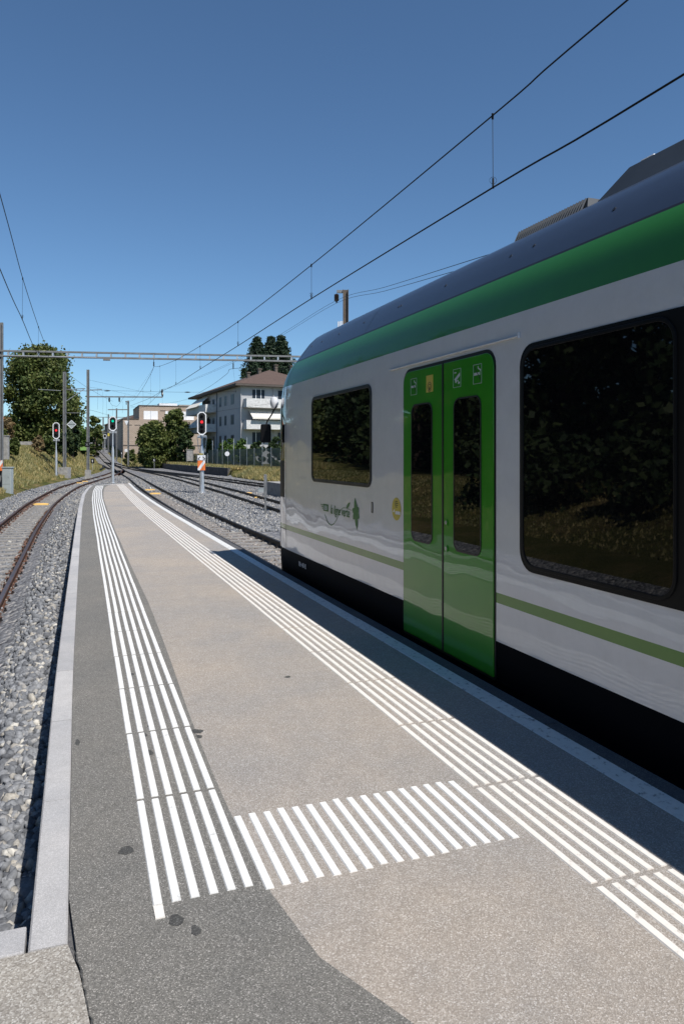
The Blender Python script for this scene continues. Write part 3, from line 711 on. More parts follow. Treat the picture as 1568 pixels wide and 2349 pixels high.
b = MB(); b.lathe([(.13,3.05),(.12,3.09),(.07,3.12),(.0,3.13)], (3.3,7.2,0), 18); b.build('roof_dome', M['silver'], TR, smooth=True)
b = MB(); p = [(XS+px-.003, 6.75, pz) for px, pz in PR if 2.67 <= pz < 3.02]
for q, r_ in zip(p[:-1], p[1:]): b.add([(q[0],6.748,q[2]+.003),(q[0],6.755,q[2]+.003),(r_[0],6.755,r_[2]+.003),(r_[0],6.748,r_[2]+.003)], [(0,1,2,3)])
b.build('roof_joint', M['black'], TR, fix=False)
# mirror on an arm, camera housing
b = MB(); b.lathe([(.0,-.085),(.035,-.075),(.055,-.03),(.058,.02),(.045,.06),(.02,.075),(0,.078)], (2.58,9.72,2.185), 16); b.build('camera_housing', M['twhite'], TR, smooth=True)
b = MB(); b.tube([(2.60,9.68,2.13),(2.575,9.72,2.08),(2.55,9.74,2.02),(2.49,9.75,1.93),(2.475,9.75,1.88)], .010, 8); arm = b.build('mirror_arm', M['black'], TR, smooth=True)
b = MB(); L = []
for cx_, cz_, a0 in ((.045,.1,0),(-.045,.1,90),(-.045,-.1,180),(.045,-.1,270)):
    for k in range(5): a = R(a0+90*k/4); L.append((cx_+.025*math.cos(a), cz_+.025*math.sin(a)))
mc = Vector((2.467,9.75,1.765)); ex = Vector((CC,-SS,0)); ey = Vector((SS,CC,0))
b.prism([mc+ex*a_+Vector((0,0,c_)) for a_, c_ in L], ey*.07); mir = b.build('mirror', M['trim'], TR, bevel=.01)
b = MB(); b.prism([mc+ex*a_*.86+Vector((0,0,c_*.9))-ey*.002 for a_, c_ in L], ey*.001); b.build('mirror_glass', M['trim'], mir)
b = MB()
for q in (.262,):
    b.box(2.584,2.592,3.892,4.165,.0,.02)
b.build('step_plate', M['tskirt'], TR)

# ---------------------------------------------------------------- signals
def signal(label, base, H, headw, headh, rz, lamps, lit, plates=False, shaft=.12, neck=.045, stay=False, name='railway_signal'):
    t = thing(name, label, 'railway signal', base, rz)
    hh = H-headh; k = shaft
    b = MB(); b.box(-.27,.27,-.27,.27,-.12,.015); b.build('base_plate', M['conc'], t, local=True)
    taper = hh*.62 if not stay else hh*.74
    b = MB(); b.lathe([(k*1.55,.015),(k*1.55,.05),(k*1.3,.06),(k*1.05,.45),(k,.55),(k*.96,taper),(neck*1.3,taper+.28),(neck,taper+.34),(neck,hh-.2),(neck*1.5,hh-.19),(neck*1.5,hh)], n=22); b.build('pole', M['galv'], t, smooth=True, local=True)
    b = MB()
    for a in range(8): b.tube([(k*1.45*math.cos(a*PI/4),k*1.45*math.sin(a*PI/4),.05),(k*1.45*math.cos(a*PI/4),k*1.45*math.sin(a*PI/4),.1)], .016, 6)
    b.build('bolt', M['galv'], t, local=True)
    b = MB(); b.box(-headw*.44,headw*.52,-.03,-.015,hh-.17,hh-.02); pl = b.build('name_plate', M['galv'], t, local=True)
    b = MB(); b.obox((.03,-.034,hh-.095), (.13,0,-.035), (0,.003,0), (.004,0,.010)); b.build('plate_print', M['darkink'], pl, local=True)
    def octo(w_, h_, c, y): 
        return [(x_,y,hh+headh/2+z_) for x_, z_ in ((w_/2,-h_/2+c),(w_/2,h_/2-c),(w_/2-c,h_/2),(-w_/2+c,h_/2),(-w_/2,h_/2-c),(-w_/2,-h_/2+c),(-w_/2+c,-h_/2),(w_/2-c,-h_/2))]
    b = MB(); b.prism(octo(headw*.94,headh*.97,headw*.28,0), (0,.12,0)); hd = b.build('signal_head', M['blackboard'], t, local=True)
    b = MB(); b.ring(octo(headw,headh,headw*.3,-.012), octo(headw*.76,headh-headw*.24,headw*.22,-.012), (0,.02,0)); b.build('white_border', M['signwhite'], hd, local=True)
    for fz, mm in lamps:
        zc = hh+headh*fz; r = headw*.155
        b = MB(); b.tube([(0,.005,zc),(0,-.012,zc)], r, 20); b.build('lamp', M[mm], hd, local=True)
        b = MB(); n_ = 16
        rows = [[((r*1.12)*math.cos(a), yy, zc+(r*1.12)*math.sin(a)) for a in np.linspace(R(20),R(160),n_)] for yy in (-.0,-.10)]
        b.grid(rows); b.build('lamp_hood', M['blackboard'], hd, local=True, fix=False)
    if stay:
        for sx_ in (-1,1):
            b = MB(); b.tube([(sx_*.26,.05,hh-.05),(sx_*.14,.03,hh-.95)], .011, 6); b.tube([(sx_*.26,.05,hh-.05),(sx_*.20,.05,hh-.95)], .008, 6); b.build('stay_rod', M['galv'], t, local=True)
    if plates:
        b = MB(); b.box(-.22,.215,-.16,-.145,1.82,2.095); pl = b.build('arrow_plate', M['signwhite'], t, local=True)
        b = MB()
        for s_ in (-1,1):
            b.obox((s_*.115,-.163,1.965), (s_*.045,0,-.05), (0,.002,0), (.016*s_,0,.016)); b.add([(s_*.195,-.166,1.85),(s_*.195,-.166,1.95),(s_*.09,-.166,1.85)], [(0,1,2)]); 
        b.build('arrow', M['darkink'], pl, local=True, fix=False)
        b = MB(); b.box(-.205,.205,-.165,-.15,1.265,1.80); pl = b.build('orange_plate', M['signorange'], t, local=True)
        b = MB(); b.add([(-.205,-.168,1.268),(-.09,-.168,1.268),(.203,-.168,1.70),(.203,-.168,1.798),(.10,-.168,1.798),(-.205,-.168,1.36)], [(0,1,2,3,4,5)]); b.build('white_stripe', M['signwhite'], pl, local=True, fix=False)
        b = MB(); b.box(-.11,.11,-.165,-.15,2.12,2.19); pl = b.build('hazard_plate', M['signyellow'], t, local=True)
        b = MB(); 
        for q in (-.07,0,.07): b.add([(q-.03,-.167,2.122),(q,-.167,2.122),(q+.03,-.167,2.188),(q,-.167,2.188)], [(0,1,2,3)])
        b.build('hazard_stripe', M['darkink'], pl, local=True, fix=False)
    return t
zb = 1693*2.1/(1131.5-HY); p = P(463,1131.5,zb)
signal('tall signal showing red, with arrow and orange plates, right of the platform end', (p.x,p.y,-.63), (1131.5-944.6)*zb/F, 20.6*zb/F, 53*zb/F, -YAW*.75, [(.78,'lampoff'),(.56,'lampred'),(.34,'lampoff'),(.16,'lampoff')], 1, True, .125, .05, True)
zb = 1693*2.08/(1108-HY); p = P(259,1108,zb)
signal('slim signal showing green, centred behind the tip of the platform', (p.x,p.y,-.63), (1108-954.5)*zb/F, 17.6*zb/F, 33.4*zb/F, -YAW*.75, [(.68,'lampgreen'),(.32,'lampoff')], 1, False, .105, .05)
zb = 57.5; p = P(129.3,1098,zb)
signal('signal showing red at the foot of the grassy left bank', (p.x,p.y,p.z), (1098-969)*zb/F, 15.4*zb/F, 37.8*zb/F, -YAW*.75, [(.78,'lampoff'),(.52,'lampred'),(.24,'lampoff')], 1, False, .095, .045)
# far small signal
zb = 150; p = P(241,1028,zb); 
signal('tiny distant signal beside the track climbing the hill', (p.x,p.y,p.z), (1028-996)*zb/F, 8*zb/F, 9*zb/F, -YAW, [(.66,'lampoff'),(.33,'lampoff')], 1, False, .08, .06)

# ---------------------------------------------------------------- posts and small items
def hbeam(b, base, top, wd, d=None, ang=-YAW):     # H section mast
    d = d or wd; x, y, z0 = base; t = wd*.1; c, s = math.cos(ang), math.sin(ang)
    def bx(cx_, cy_, hx, hy): b.obox((x+cx_*c-cy_*s, y+cx_*s+cy_*c, (z0+top)/2), (hx*c,hx*s,0), (-hy*s,hy*c,0), (0,0,(top-z0)/2))
    bx(-wd/2+t/2,0,t/2,d/2); bx(wd/2-t/2,0,t/2,d/2); bx(0,0,wd/2-t,t/2)
# grey marker post in the gravel near the train nose
zb = 1693*2.1/(1180.5-HY); p = P(608.5,1180.5,zb)
t = thing('marker_post', 'slim grey two-piece post in the gravel just left of the train nose', 'post', (p.x,p.y,-.63), -YAW)
b = MB(); b.box(-.03,.03,-.025,.025,-.1,.62); b.build('lower_post', M['mast'], t, local=True)
b = MB(); b.box(-.05,.05,-.045,.045,.60,1.42); b.build('upper_post', M['mast'], t, local=True, bevel=.005)
# gantry
GL = (P(4,1044,36.5), P(675,1044,38.6))
def GP(px):                                 # point on gantry line at picture column
    a, c = GL; lo, hi = -0.5, 2.0
    for _ in range(40):
        m_ = (lo+hi)/2; q = a.lerp(c, m_); xc = q.x*CC-q.y*SS; zc = q.x*SS+q.y*CC
        if CX+F*xc/zc < px: lo = m_
        else: hi = m_
    return a.lerp(c, lo)
gz1 = EYE+241*36.5/F; gz0 = gz1-.33
a, c = GP(3), GP(745); dirg = (c-a); Lg = dirg.length; dirg.normalize()
G = thing('gantry', 'grey ladder beam gantry spanning the tracks beyond the platform', 'gantry', (a.x,a.y,T(a.x,a.y)))
b = MB()
for zz in (gz1-.04, gz0+.04): b.bar((a.x,a.y,zz)-dirg*0 if False else Vector((a.x,a.y,zz))-dirg*.3, Vector((c.x,c.y,zz))+dirg*.3, .16, .08)
b.build('beam_chord', M['mast'], G)
for k in range(int(Lg/.70)):
    q = a+dirg*(.35+k*.70); b = MB(); b.obox((q.x,q.y,(gz0+gz1)/2), dirg*.035, Vector((-dirg.y,dirg.x,0))*.07, (0,0,.127)); b.build('beam_post', M['galv'], G)
for q in (a, c):
    b = MB(); hbeam(b, (q.x,q.y,T(q.x,q.y)-.2), EYE+(HY-740)*36.5/F if q is a else gz1+.3, .17, .16); b.build('mast', M['mast'], G)
q = GP(245); b = MB(); b.obox((q.x,q.y,gz0-.05), dirg*.17, (0,.08,0), (0,0,.045)); b.build('equipment_box', M['mast'], G)
b = MB(); q1, q2 = GP(8), GP(222); b.tube([(q1.x,q1.y-.12,gz0+.05),(q2.x,q2.y-.12,gz0+.03)], .02, 6); b.build('conduit', M['galv'], G)
def hanger(px, z_to, parent, zt=None):
    q = GP(px); b = MB(); zt = gz0 if zt is None else zt
    b.tube([(q.x,q.y,zt),(q.x,q.y,zt-.12)], .012, 6); k = 5; h = (zt-.12-z_to)/k
    for i in range(k): b.lathe([(.02,0),(.05,-h*.3),(.02,-h*.6),(.02,-h)], (q.x,q.y,zt-.12-i*h), 10)
    b.build('insulator', M['insul'], parent); return q
h1 = P(353,841,37.7); hanger(353, h1.z, G); h2 = P(535,845.5,38.2); hanger(535, h2.z, G)
# orange plate on gantry post
q = GP(3); b = MB(); ctr = Vector((q.x,q.y,0))-ey*.14
zz0, zz1 = EYE-(1080-HY)*36.4/F, EYE-(1056-HY)*36.4/F
t = thing('warning_sign', 'orange and white diagonal sign fixed to the left gantry post', 'sign', (ctr.x,ctr.y,zz0))
b.prism([ctr-ex*.26+Vector((0,0,zz0)),ctr+ex*.14+Vector((0,0,zz0)),ctr+ex*.14+Vector((0,0,zz1)),ctr-ex*.26+Vector((0,0,zz1))], ey*.012); b.build('plate', M['signorange'], t)
b = MB(); g_ = ctr-ey*.004; b.add([g_-ex*.2+Vector((0,0,zz0+.06)),g_-ex*.08+Vector((0,0,zz0+.06)),g_+ex*.14+Vector((0,0,zz1-.12)),g_+ex*.14+Vector((0,0,zz1)),g_+ex*.06+Vector((0,0,zz1))], [(0,1,2,3,4)]); b.build('stripe', M['signwhite'], t, fix=False)
# cabinets
def cabinet(x0, x1, ytop, ybot, zc, label, m, name='cabinet'):
    p = P((x0+x1)/2, ybot, zc); w_ = (x1-x0)*zc/F; h = (ybot-ytop)*zc/F
    t = thing(name, label, 'cabinet', (p.x,p.y,p.z), -YAW)
    b = MB(); b.box(-w_/2,w_/2,-w_*.35,w_*.35,-.5,h-.05); b.build('body', m, t, local=True, bevel=.01)
    b = MB(); b.box(-w_/2-.03,w_/2+.03,-w_*.35-.03,w_*.35+.03,h-.05,h); b.build('roof', m, t, local=True, bevel=.01)
    b = MB(); b.box(-w_/2+.03,w_/2-.03,-w_*.35-.008,-w_*.35,.08,h-.1); b.box(w_*.22,w_*.30,-w_*.35-.02,-w_*.35-.008,h*.45,h*.6); b.build('door', m, t, local=True)
M['cabgrey'] = plain('grey_cabinet', (.36,.40,.40), .5, var=.08)
cabinet(8.5, 28.5, 1071, 1114, 36.0, 'knee-high grey steel cabinet at the foot of the bank beside the gantry post', M['cabgrey'], 'equipment_cabinet')
cabinet(5, 20, 999, 1036, 47, 'tall pale concrete cabinet on the bank above the grey one', M['conc'], 'equipment_cabinet')
# masts
def wirez(px, py, z): return P(px, py, z)
def mast(px, ytop, ybase, zc, wd, label, arms=(), foot=None, m='mast', plates=()):
    p = P(px, ybase, zc); tz = P(px, ytop, zc).z; g = min(p.z, T(p.x,p.y)) if foot is None else p.z
    t = thing('catenary_mast', label, 'mast', (p.x,p.y,g), 0, 'masts carrying the overhead wires')
    wd *= .8; b = MB(); hbeam(b, (p.x,p.y,p.z-.05), tz, wd); 
    if foot is None and p.z > g+.02: hbeam(b, (p.x,p.y,g-.1), p.z-.05, wd)
    b.build('pole', M[m], t)
    if foot:
        fw, fh = foot; b = MB(); b.obox((p.x,p.y,p.z-fh/2), ex*fw/2, ey*fw/2, (0,0,fh/2)); b.build('foundation', M['conc'], t)
    for (x0,y0,x1,y1,th) in arms:
        b = MB(); b.bar(P(x0,y0,zc), P(x1,y1,zc), th, th); b.build('arm', M['galv' if th < .05 else 'mast'], t)
    for (x0,y0,h_) in plates:
        b = MB(); n_ = 5
        for i in range(n_): q = P(x0,y0+i*h_,zc); b.lathe([(.03,0),(.09,-.04),(.03,-.09),(.03,-.12)], (q.x,q.y,q.z), 8)
        b.build('insulator', M['insul'], t)
    return t
mast(148.7, 853, 1072, 60, .27, 'lattice-free steel mast on a concrete block beside the left red signal', [(151,893,196,891.5,.06),(151,921,193,893,.045),(151,947,183,947,.05),(88,893,140,896,.04)], (.75,.9))
mast(202.3, 848, 1078, 63, .24, 'steel mast with one long arm reaching over the tracks, black plate low on it', [(206,895,234,894,.07),(206,910,373,911,.10),(155,894,200,897,.05)], (.4,.8), plates=[(251,912,1.8),(274,912,1.8)])
# black plate with white cross on mast B
p = P(202.3,1020,62.7); t = thing('cross_sign', 'small black plate with a pale cross on the steel mast', 'sign', (p.x,p.y,p.z))
b = MB(); b.obox(p-ey*.2, ex*.17, ey*.06, (0,0,.21)); b.build('plate', M['blackboard'], t)
b = MB()
for s_ in (-1,1): b.obox(p-ey*.265, (ex*.09+Vector((0,0,.10*s_))), ey*.002, (-ex*s_*.010+Vector((0,0,.010))))
b.build('cross', M['galv'], t)
# diamond board
p = P(164.5,973.5,59.5); t = thing('diamond_sign', 'pale grey diamond board beside the left mast', 'sign', (p.x,p.y,p.z))
r_ = .39; dl = [p+ex*r_, p+Vector((0,0,r_*.9)), p-ex*r_, p-Vector((0,0,r_*.9))]; di = [p+(q-p)*.84 for q in dl]
b = MB(); b.prism([q for q in dl], ey*.01); b.build('board', M['cabgrey'], t)
b = MB(); b.ring([q-ey*.004 for q in dl],[q-ey*.004 for q in di], ey*.003); b.build('rim', M['signwhite'], t)
b = MB(); b.obox(p-ey*.006, ex*.30, ey*.002, (0,0,.015)); b.build('bar', M['darkink'], t)
b = MB(); b.bar(p-ex*.75, p-ex*.1+ey*.02, .03, .03); b.build('bracket', M['mast'], t)
mast(294.5, 919, 1052, 118, .30, 'mast in front of the beige building, with a white lamp box', [(248,939.7,293,939.7,.14),(288,921,296,921,.16)], plates=[(290,922,1.2)])
mast(267.8, 936.6, 1040, 140, .28, 'thin far mast just right of the green signal head', [])
mast(249, 950, 1030, 165, .30, 'far mast with a small yellow plate, left of the green signal', [])
mast(237, 958, 1025, 170, .28, 'far mast standing left of the tiny distant signal', [(208,957,403,957.5,.13)])
mast(213, 968, 1026, 185, .28, 'farthest mast left of the climbing track', [(213,991,285,993,.12),(213,1004,268,1004,.12)])
mast(778.0+14.5, 665, 900, 24.6, .235, 'brown steel mast rising behind the train roof', [(772,669,786,669,.09)], foot=None, m='mastb', plates=[(771.5,674,3.0)])
p = P(779,745,24.2); b = MB()
for k in range(4): q = P(775+3.2*k,742-.5*k,24.2); b.bar(q-Vector((0,0,.25)), q+Vector((0,0,.06)), .022, .03)
o = b.build('ribbed_box', M['signwhite']); tag(o, 'small white ribbed box beside the brown mast above the train roof', 'equipment box')
# lamp boxes
for px, py, zc, lab in ((290.5,970.5,116,'white triangular lamp on the mast before the beige building'),(289.5,1033.5,116,'small white box low on the mast before the beige building')):
    p = P(px,py,zc); b = MB(); 
    if py < 1000: b.prism([p-ex*.35+Vector((0,0,.35)),p+ex*.3+Vector((0,0,.35)),p+Vector((0,0,-.4))], ey*.25)
    else: b.obox(p, ex*.2, ey*.15, (0,0,.22))
    tag(b.build('mast_lamp' if py < 1000 else 'mast_box', M['signwhite'], bevel=.02), lab, 'lamp' if py < 1000 else 'box')
p = P(249.5,997,164); b = MB(); b.obox(p, ex*.2, ey*.05, (0,0,.32)); tag(b.build('yellow_plate', M['signyellow']), 'tiny upright yellow plate on a far mast', 'sign')
# number posts
def number_post(px, ytop, yb_, zc, label, dark=True):
    p = P(px, yb_, zc); h = (yb_-ytop)*zc/F; z0 = min(p.z, T(p.x,p.y))-.05
    t = thing('number_post', label, 'track sign', (p.x,p.y,z0), 0, 'small black track signs on posts')
    b = MB(); b.tube([(p.x,p.y,z0),(p.x,p.y,p.z+h)], .025, 8); b.build('post', M['galv'], t)
    q = Vector((p.x,p.y,p.z+h-.22)); b = MB(); b.obox(q-ey*.04, ex*.20, ey*.015, (0,0,.25)); b.build('plate', M['blackboard'], t)
    b = MB(); b.obox(q-ey*.058, ex*.035, ey*.002, (0,0,.13)); b.obox(q-ey*.058-ex*.045+Vector((0,0,.08)), ex*.03+Vector((0,0,.03)), ey*.002, -ex*.012+Vector((0,0,.012))); b.build('numeral', M['signwhite'], t)
number_post(213, 1053, 1075, 82, 'small black sign with a white 1, left of the tracks by the bank')
number_post(279.5, 1036.5, 1052, 112, 'small black sign with a white 1, in dry grass right of the track')
number_post(354, 1052, 1072, 96, 'black sign with a white mark on a pale post at the dark wall')
# ---------------------------------------------------------------- overhead wires
def spl(pts, n=6):
    pts = [Vector(p) for p in pts]; out = []
    for i in range(len(pts)-1):
        p0, p1, p2, p3 = pts[max(i-1,0)], pts[i], pts[i+1], pts[min(i+2,len(pts)-1)]
        for k in range(n):
            t = k/n; out.append(.5*((2*p1)+(p2-p0)*t+(2*p0-5*p1+4*p2-p3)*t*t+(3*p1-p0-3*p2+p3)*t**3))
    return out+[pts[-1]]
def line(name, label, mess, cont, drops, r=.0075, rc=.0085):
    t = thing(name, label, 'overhead wire', mess[0])
    for nm, pts, rr_ in (('messenger_wire', mess, r), ('contact_wire', cont, rc)):
        if pts: b = MB(); b.tube(spl(pts), rr_, 6); b.build(nm, M['wire'], t, fix=False)
    for a_, c_ in drops:
        b = MB(); b.tube([a_, c_], .0032, 5, cap=False); b.tube([a_+Vector((0,0,.02)), a_-Vector((0,0,.035))], .013, 6); b.tube([c_+Vector((0,0,.09)), c_-Vector((0,0,.01))], .011, 6)
        n_ = 10; cc = c_+Vector((0,0,.10)); b.tube([cc+Vector((math.sin(2*PI*k/n_)*.035*CC,-math.sin(2*PI*k/n_)*.035*SS,-.03+.035*math.cos(2*PI*k/n_))) for k in range(n_+1)], .002, 4, cap=False)
        b.build('dropper', M['wire'], t, fix=False)
    return t
mess = [Vector((3.92,-14,5.3)),Vector((3.92,-5,4.98)),P(1438,0,5.55),P(1129,265,7.33),P(714,608,12.88),P(546,738,18.5),P(459,794,24),P(403.7,825.5,30),P(367,839.8,36.4),h1]
cont = [Vector((3.92,-14,4.05)),Vector((3.92,-5,4.05)),P(1568,170,5.0),P(1130,430,7.32),P(714,685,12.87),P(546,793,18.5),P(459.5,846.5,24),P(403.7,882,30.3),P(370,898,38),P(340,915,49),P(299,931,70)]
line('overhead_line', 'overhead line above the train, two heavy wires joined by thin droppers', mess, cont, [(P(1129,265,7.33),P(1130,430,7.32)),(P(714,608,12.88),P(714,685,12.87)),(P(546,738,18.5),P(546,793,18.5)),(P(459,794,24),P(459.5,846.5,24)),(P(403.7,825.5,30),P(403.7,882,30.3)),(P(367,839.8,36.4),P(367.3,899,38))])
line('overhead_line', 'sagging wire running from the gantry down to the mast before the beige building', [h1,P(345.7,858.7,42),P(328.8,888.9,50),P(315.5,907.8,62),P(305.7,918.4,80),P(297,920,117)], [P(353,843,37.8),P(317,896,60),P(296,925,117)], [(P(345.7,858.7,42),P(346,898,47))], .010,.004)
line('overhead_line', 'overhead line at the upper left with two wires and droppers', [Vector((-1.3,-4,6.4)),P(0,444,12.2),P(52.7,638.7,16.85),P(88.8,749.7,22.4),P(106,795,29),P(116,822,36.8),P(183.5,877.6,50),P(235.5,909,62),P(259.4,920.5,75)], [Vector((-1.2,-4,4.6)),P(0,616,12.26),P(51.6,732.6,16.85),P(77.3,793.7,21.2),P(103,842,29),P(125,872,37),P(205,925,70)], [(P(52.7,638.7,16.85),P(51.6,732.6,16.85)),(P(88.8,749.7,22.4),P(88.4,812,22.4))])
line('overhead_line', 'wire hung from the gantry over the track beyond the arrow signal', [P(730,851,32),P(640,846,35.5),h2,P(517.6,860,44),P(470,893,60),P(409,921,85),P(300,935,118)], [], [(h2,P(541,900,38))], .010)
F1 = [P(1110,587,10)+(P(1110,587,10)-P(881,659,17.5)),P(1110,587,10),P(881,659,17.5),P(768,690.7,24.3),P(640,769,34),P(532,830,45),P(431,874,57),P(370,893.5,64)]
t = thing('feeder_line', 'pair of thin parallel wires passing the brown mast behind the train', 'overhead wire', F1[0])
for dz in (0, -.09):
    b = MB(); b.tube(spl([q+Vector((0,0,dz)) for q in F1]), .0055, 5); b.build('wire', M['thinwire'], t, fix=False)
def single(pts, label, r=.010, m='wire', ins=()):
    t = thing('span_wire', label, 'overhead wire', pts[0]); b = MB(); b.tube(spl(pts,4), r, 5); b.build('wire', M[m], t, fix=False)
    for q in ins: b = MB(); b.tube([q-ex*.25,q-ex*.1,q,q+ex*.1,q+ex*.25], [.02,.045,.055,.045,.02], 8); b.build('insulator', M['insul'], t)
single([P(233,896,62),P(300,897,62),P(404,899.5,62),P(460,899.5,62),P(540,898,60)], 'horizontal span wire with insulators right of the long-armed mast', ins=(P(246,896.5,62),P(430,899.7,62)))
single([P(206,872,63),P(270,886,70),P(353,904.5,90)], 'thin wire sloping right from the top of the long-armed mast', .008)
single([P(206,888,63),P(260,897,75),P(312,909,95)], 'second thin wire sloping right below the first at the long-armed mast', .008)
single([P(251,919,63),P(256,928,63),P(263,931,64),P(272,929,64),P(288,905,90)], 'looping jumper wire under the long mast arm', .010)
single([P(184,935,62),P(228,946,80),P(262,957,120)], 'low wire sloping right behind the long-armed mast', .012)
single([P(299,931,100),P(330,934,80),P(375,893,64)], 'wire sagging from the far mast up to the end of the long arm', .012)
single([P(480,947,60),P(555,935,60),P(632,924,60)], 'dark cable crossing in front of the apartment block', .009)
for px, y0, y1 in ((224,890,940),(236,899,952),(244,905,960),(258,930,958),(281,921,948),(328,890,930),(345,898,925),(372,911,935)):
    b = MB(); b.tube([P(px,y0,64),P(px+.8,(y0+y1)/2,64),P(px,y1,64)], .006, 5); tag(b.build('hanging_wire', M['wire'], fix=False), 'thin hanging wire among the crossing wires around the far masts', 'overhead wire', 'thin hanging wires around the far masts')
b = MB(); b.tube([P(372,893,64),P(372,899,64),P(372.5,905,64),P(373,911,64)], [.05,.09,.09,.04], 8); tag(b.build('post_insulator', M['insul']), 'dark upright insulator on the tip of the long mast arm', 'insulator')

# ---------------------------------------------------------------- right-hand platform, walls, fences
b = MB(); b.box(9.75,11.1,2,38.4,-.8,.06); t = struct(b.build('island_platform', M['conc'], bevel=.02))
w0, w1 = Vector((14.6,73,0)), Vector((12.1,130,0)); dv = (w1-w0).normalized(); nv = Vector((dv.y,-dv.x,0))
b = MB(); pts = [w0, w0+nv*.3, w1+nv*.3, w1]; b.prism([Vector((q.x,q.y,-.9)) for q in pts], (0,0,1.08)); t = tag(b.build('retaining_wall', M['concdark'], bevel=.02), 'low dark stained wall beyond the right-hand tracks', 'wall')
M['mesh'] = None
m, n, bs, tc = newmat('green_wire_mesh'); bs.inputs['Base Color'].default_value = (.045,.085,.07,1); bs.inputs['Roughness'].default_value = .6
tp = n.nodes.new('ShaderNodeBsdfTransparent'); ms = n.nodes.new('ShaderNodeMixShader'); wv = N(n, 'ShaderNodeTexNoise', Scale=.8, Detail=3.0); n.links.new(tc.outputs['Object'], wv.inputs['Vector'])
rm = n.nodes.new('ShaderNodeMapRange'); rm.inputs['To Min'].default_value = .6; rm.inputs['To Max'].default_value = .8; n.links.new(wv.outputs[0], rm.inputs[0]); n.links.new(rm.outputs[0], ms.inputs[0])
n.links.new(tp.outputs[0], ms.inputs[1]); n.links.new(bs.outputs[0], ms.inputs[2]); n.links.new(ms.outputs[0], n.nodes['Material Output'].inputs[0]); M['mesh'] = m
def fence(pts, h, label, sp=3.0, tall=0, mat='mesh', postm='galv'):
    p0 = pts[0]; t = thing('fence', label, 'fence', (p0[0],p0[1],T(p0[0],p0[1])))
    b = MB(); k = 0
    for (a_, c_) in zip(pts[:-1], pts[1:]):
        a_, c_ = Vector((*a_,0)), Vector((*c_,0)); L = (c_-a_).length; n_ = max(1, round(L/sp)); d = (c_-a_)/n_
        for i in range(n_):
            p, q = a_+d*i, a_+d*(i+1); zp, zq = T(p.x,p.y), T(q.x,q.y)
            b.add([(p.x,p.y,zp-.05),(q.x,q.y,zq-.05),(q.x,q.y,zq+h),(p.x,p.y,zp+h)], [(0,1,2,3)])
            pb = MB(); hh = h+.05+(tall if k%2 else 0); pb.tube([(p.x,p.y,zp-.1),(p.x,p.y,zp+hh)], .035, 6); pb.build('post', M[postm], t); k += 1
    b.build('mesh_panel', M[mat], t, fix=False); return t
fence([(17,52),(17,98)], 2.0, 'green mesh fence with alternating tall posts, before the apartment block', 3.4, 1.15)
fence([(17,98.5),(15.0,118),(13.0,150),(10.5,185)], 1.5, 'lower green mesh fence running on toward the beige building', 3.0)
fence([(-7.0,52),(-5.2,62)], 1.5, 'green fence on top of the left bank', 2.0)
p = P(62,1012,66); b = MB(); b.obox(p+Vector((0,0,-.2)), ex*.6, ey*.12, (0,0,.16)); tag(b.build('low_wall', M['conc'], bevel=.02), 'short pale wall stub under the fence on the left bank', 'wall')
# grey container behind fence, round white sign
p = P(436,1056,101); b = MB(); b.obox(p+Vector((0,0,.65)), ex*.38, ey*.5, (0,0,.75)); b.obox(p+Vector((0,0,1.43)), ex*.43, ey*.55, (0,0,.04)); tag(b.build('garden_shed', M['conc'], bevel=.04), 'small grey hut behind the fence left of the arrow signal', 'hut')
p = P(521,1041,72); b = MB(); b.tube([p,p+ey*.02], .30*.75, 20); o = b.build('round_sign', M['signwhite']); tag(o, 'round white disc on the green fence', 'sign')
# low grey electric box near far rails, small white-yellow cap
p = P(628.5,1119.6,42); b = MB(); b.obox((p.x-.6,p.y,ZR(p.y)-.03), ex*.3, ey*.2, (0,0,.12)); b.obox((p.x-.6,p.y,ZR(p.y)+.095), ex*.32, ey*.22, (0,0,.012)); tag(b.build('point_machine', M['cabgrey'], bevel=.02), 'low grey box by the rails left of the train nose', 'trackside box')
# dark point rods left of the crossing
t = thing('point_rodding', 'dark rods and levers lying on the gravel left of the far switch', 'switch rods', P(235,1078,84))
b = MB(); zc = 84
for a_, c_ in (((225,1062),(236,1070)),((236,1070),(238,1077)),((238,1077),(230,1081)),((236,1070),(250,1076)),((238,1077),(262,1077)),((243,1073),(252,1076)),((231,1063),(234,1066))):
    za = 2.08*F/(a_[1]-HY+2); zb_ = 2.08*F/(c_[1]-HY+2); pa, pb_ = P(a_[0],a_[1],min(za,120)), P(c_[0],c_[1],min(zb_,120)); pa.z = T(pa.x,pa.y)+.1; pb_.z = T(pb_.x,pb_.y)+.1; b.bar(pa, pb_, .16, .14)
b.build('rod', M['raildark'], t)

# ---------------------------------------------------------------- buildings
def frame3(o, u, v): # local facade frame
    return lambda a, c, z: Vector((o.x+u.x*a+v.x*c, o.y+u.y*a+v.y*c, z))
def cdir(x, z): q = CW(x, z); return q.normalized()
M['render'] = plain('grey_white_render', (.43,.43,.435), .9, var=.06, scale=1.5)
M['parapet'] = plain('stained_white_parapet', (.60,.60,.59), .9, var=.18, scale=4)
M['winglass'] = plain('window_glass', (.03,.04,.055), .35, spec=.12)
M['shutter'] = plain('blue_grey_shutter', (.15,.18,.22), .6)
M['awning'] = plain('cream_awning', (.74,.70,.62), .8, var=.03)
M['wood'] = plain('dark_eaves', (.09,.075,.065), .8)
m, n, bs, tc = newmat('brown_roof_tiles'); br = N(n, 'ShaderNodeTexBrick', Scale=3.0); br.inputs['Color1'].default_value = (.135,.09,.07,1); br.inputs['Color2'].default_value = (.09,.06,.048,1); br.inputs['Mortar'].default_value = (.05,.03,.025,1)
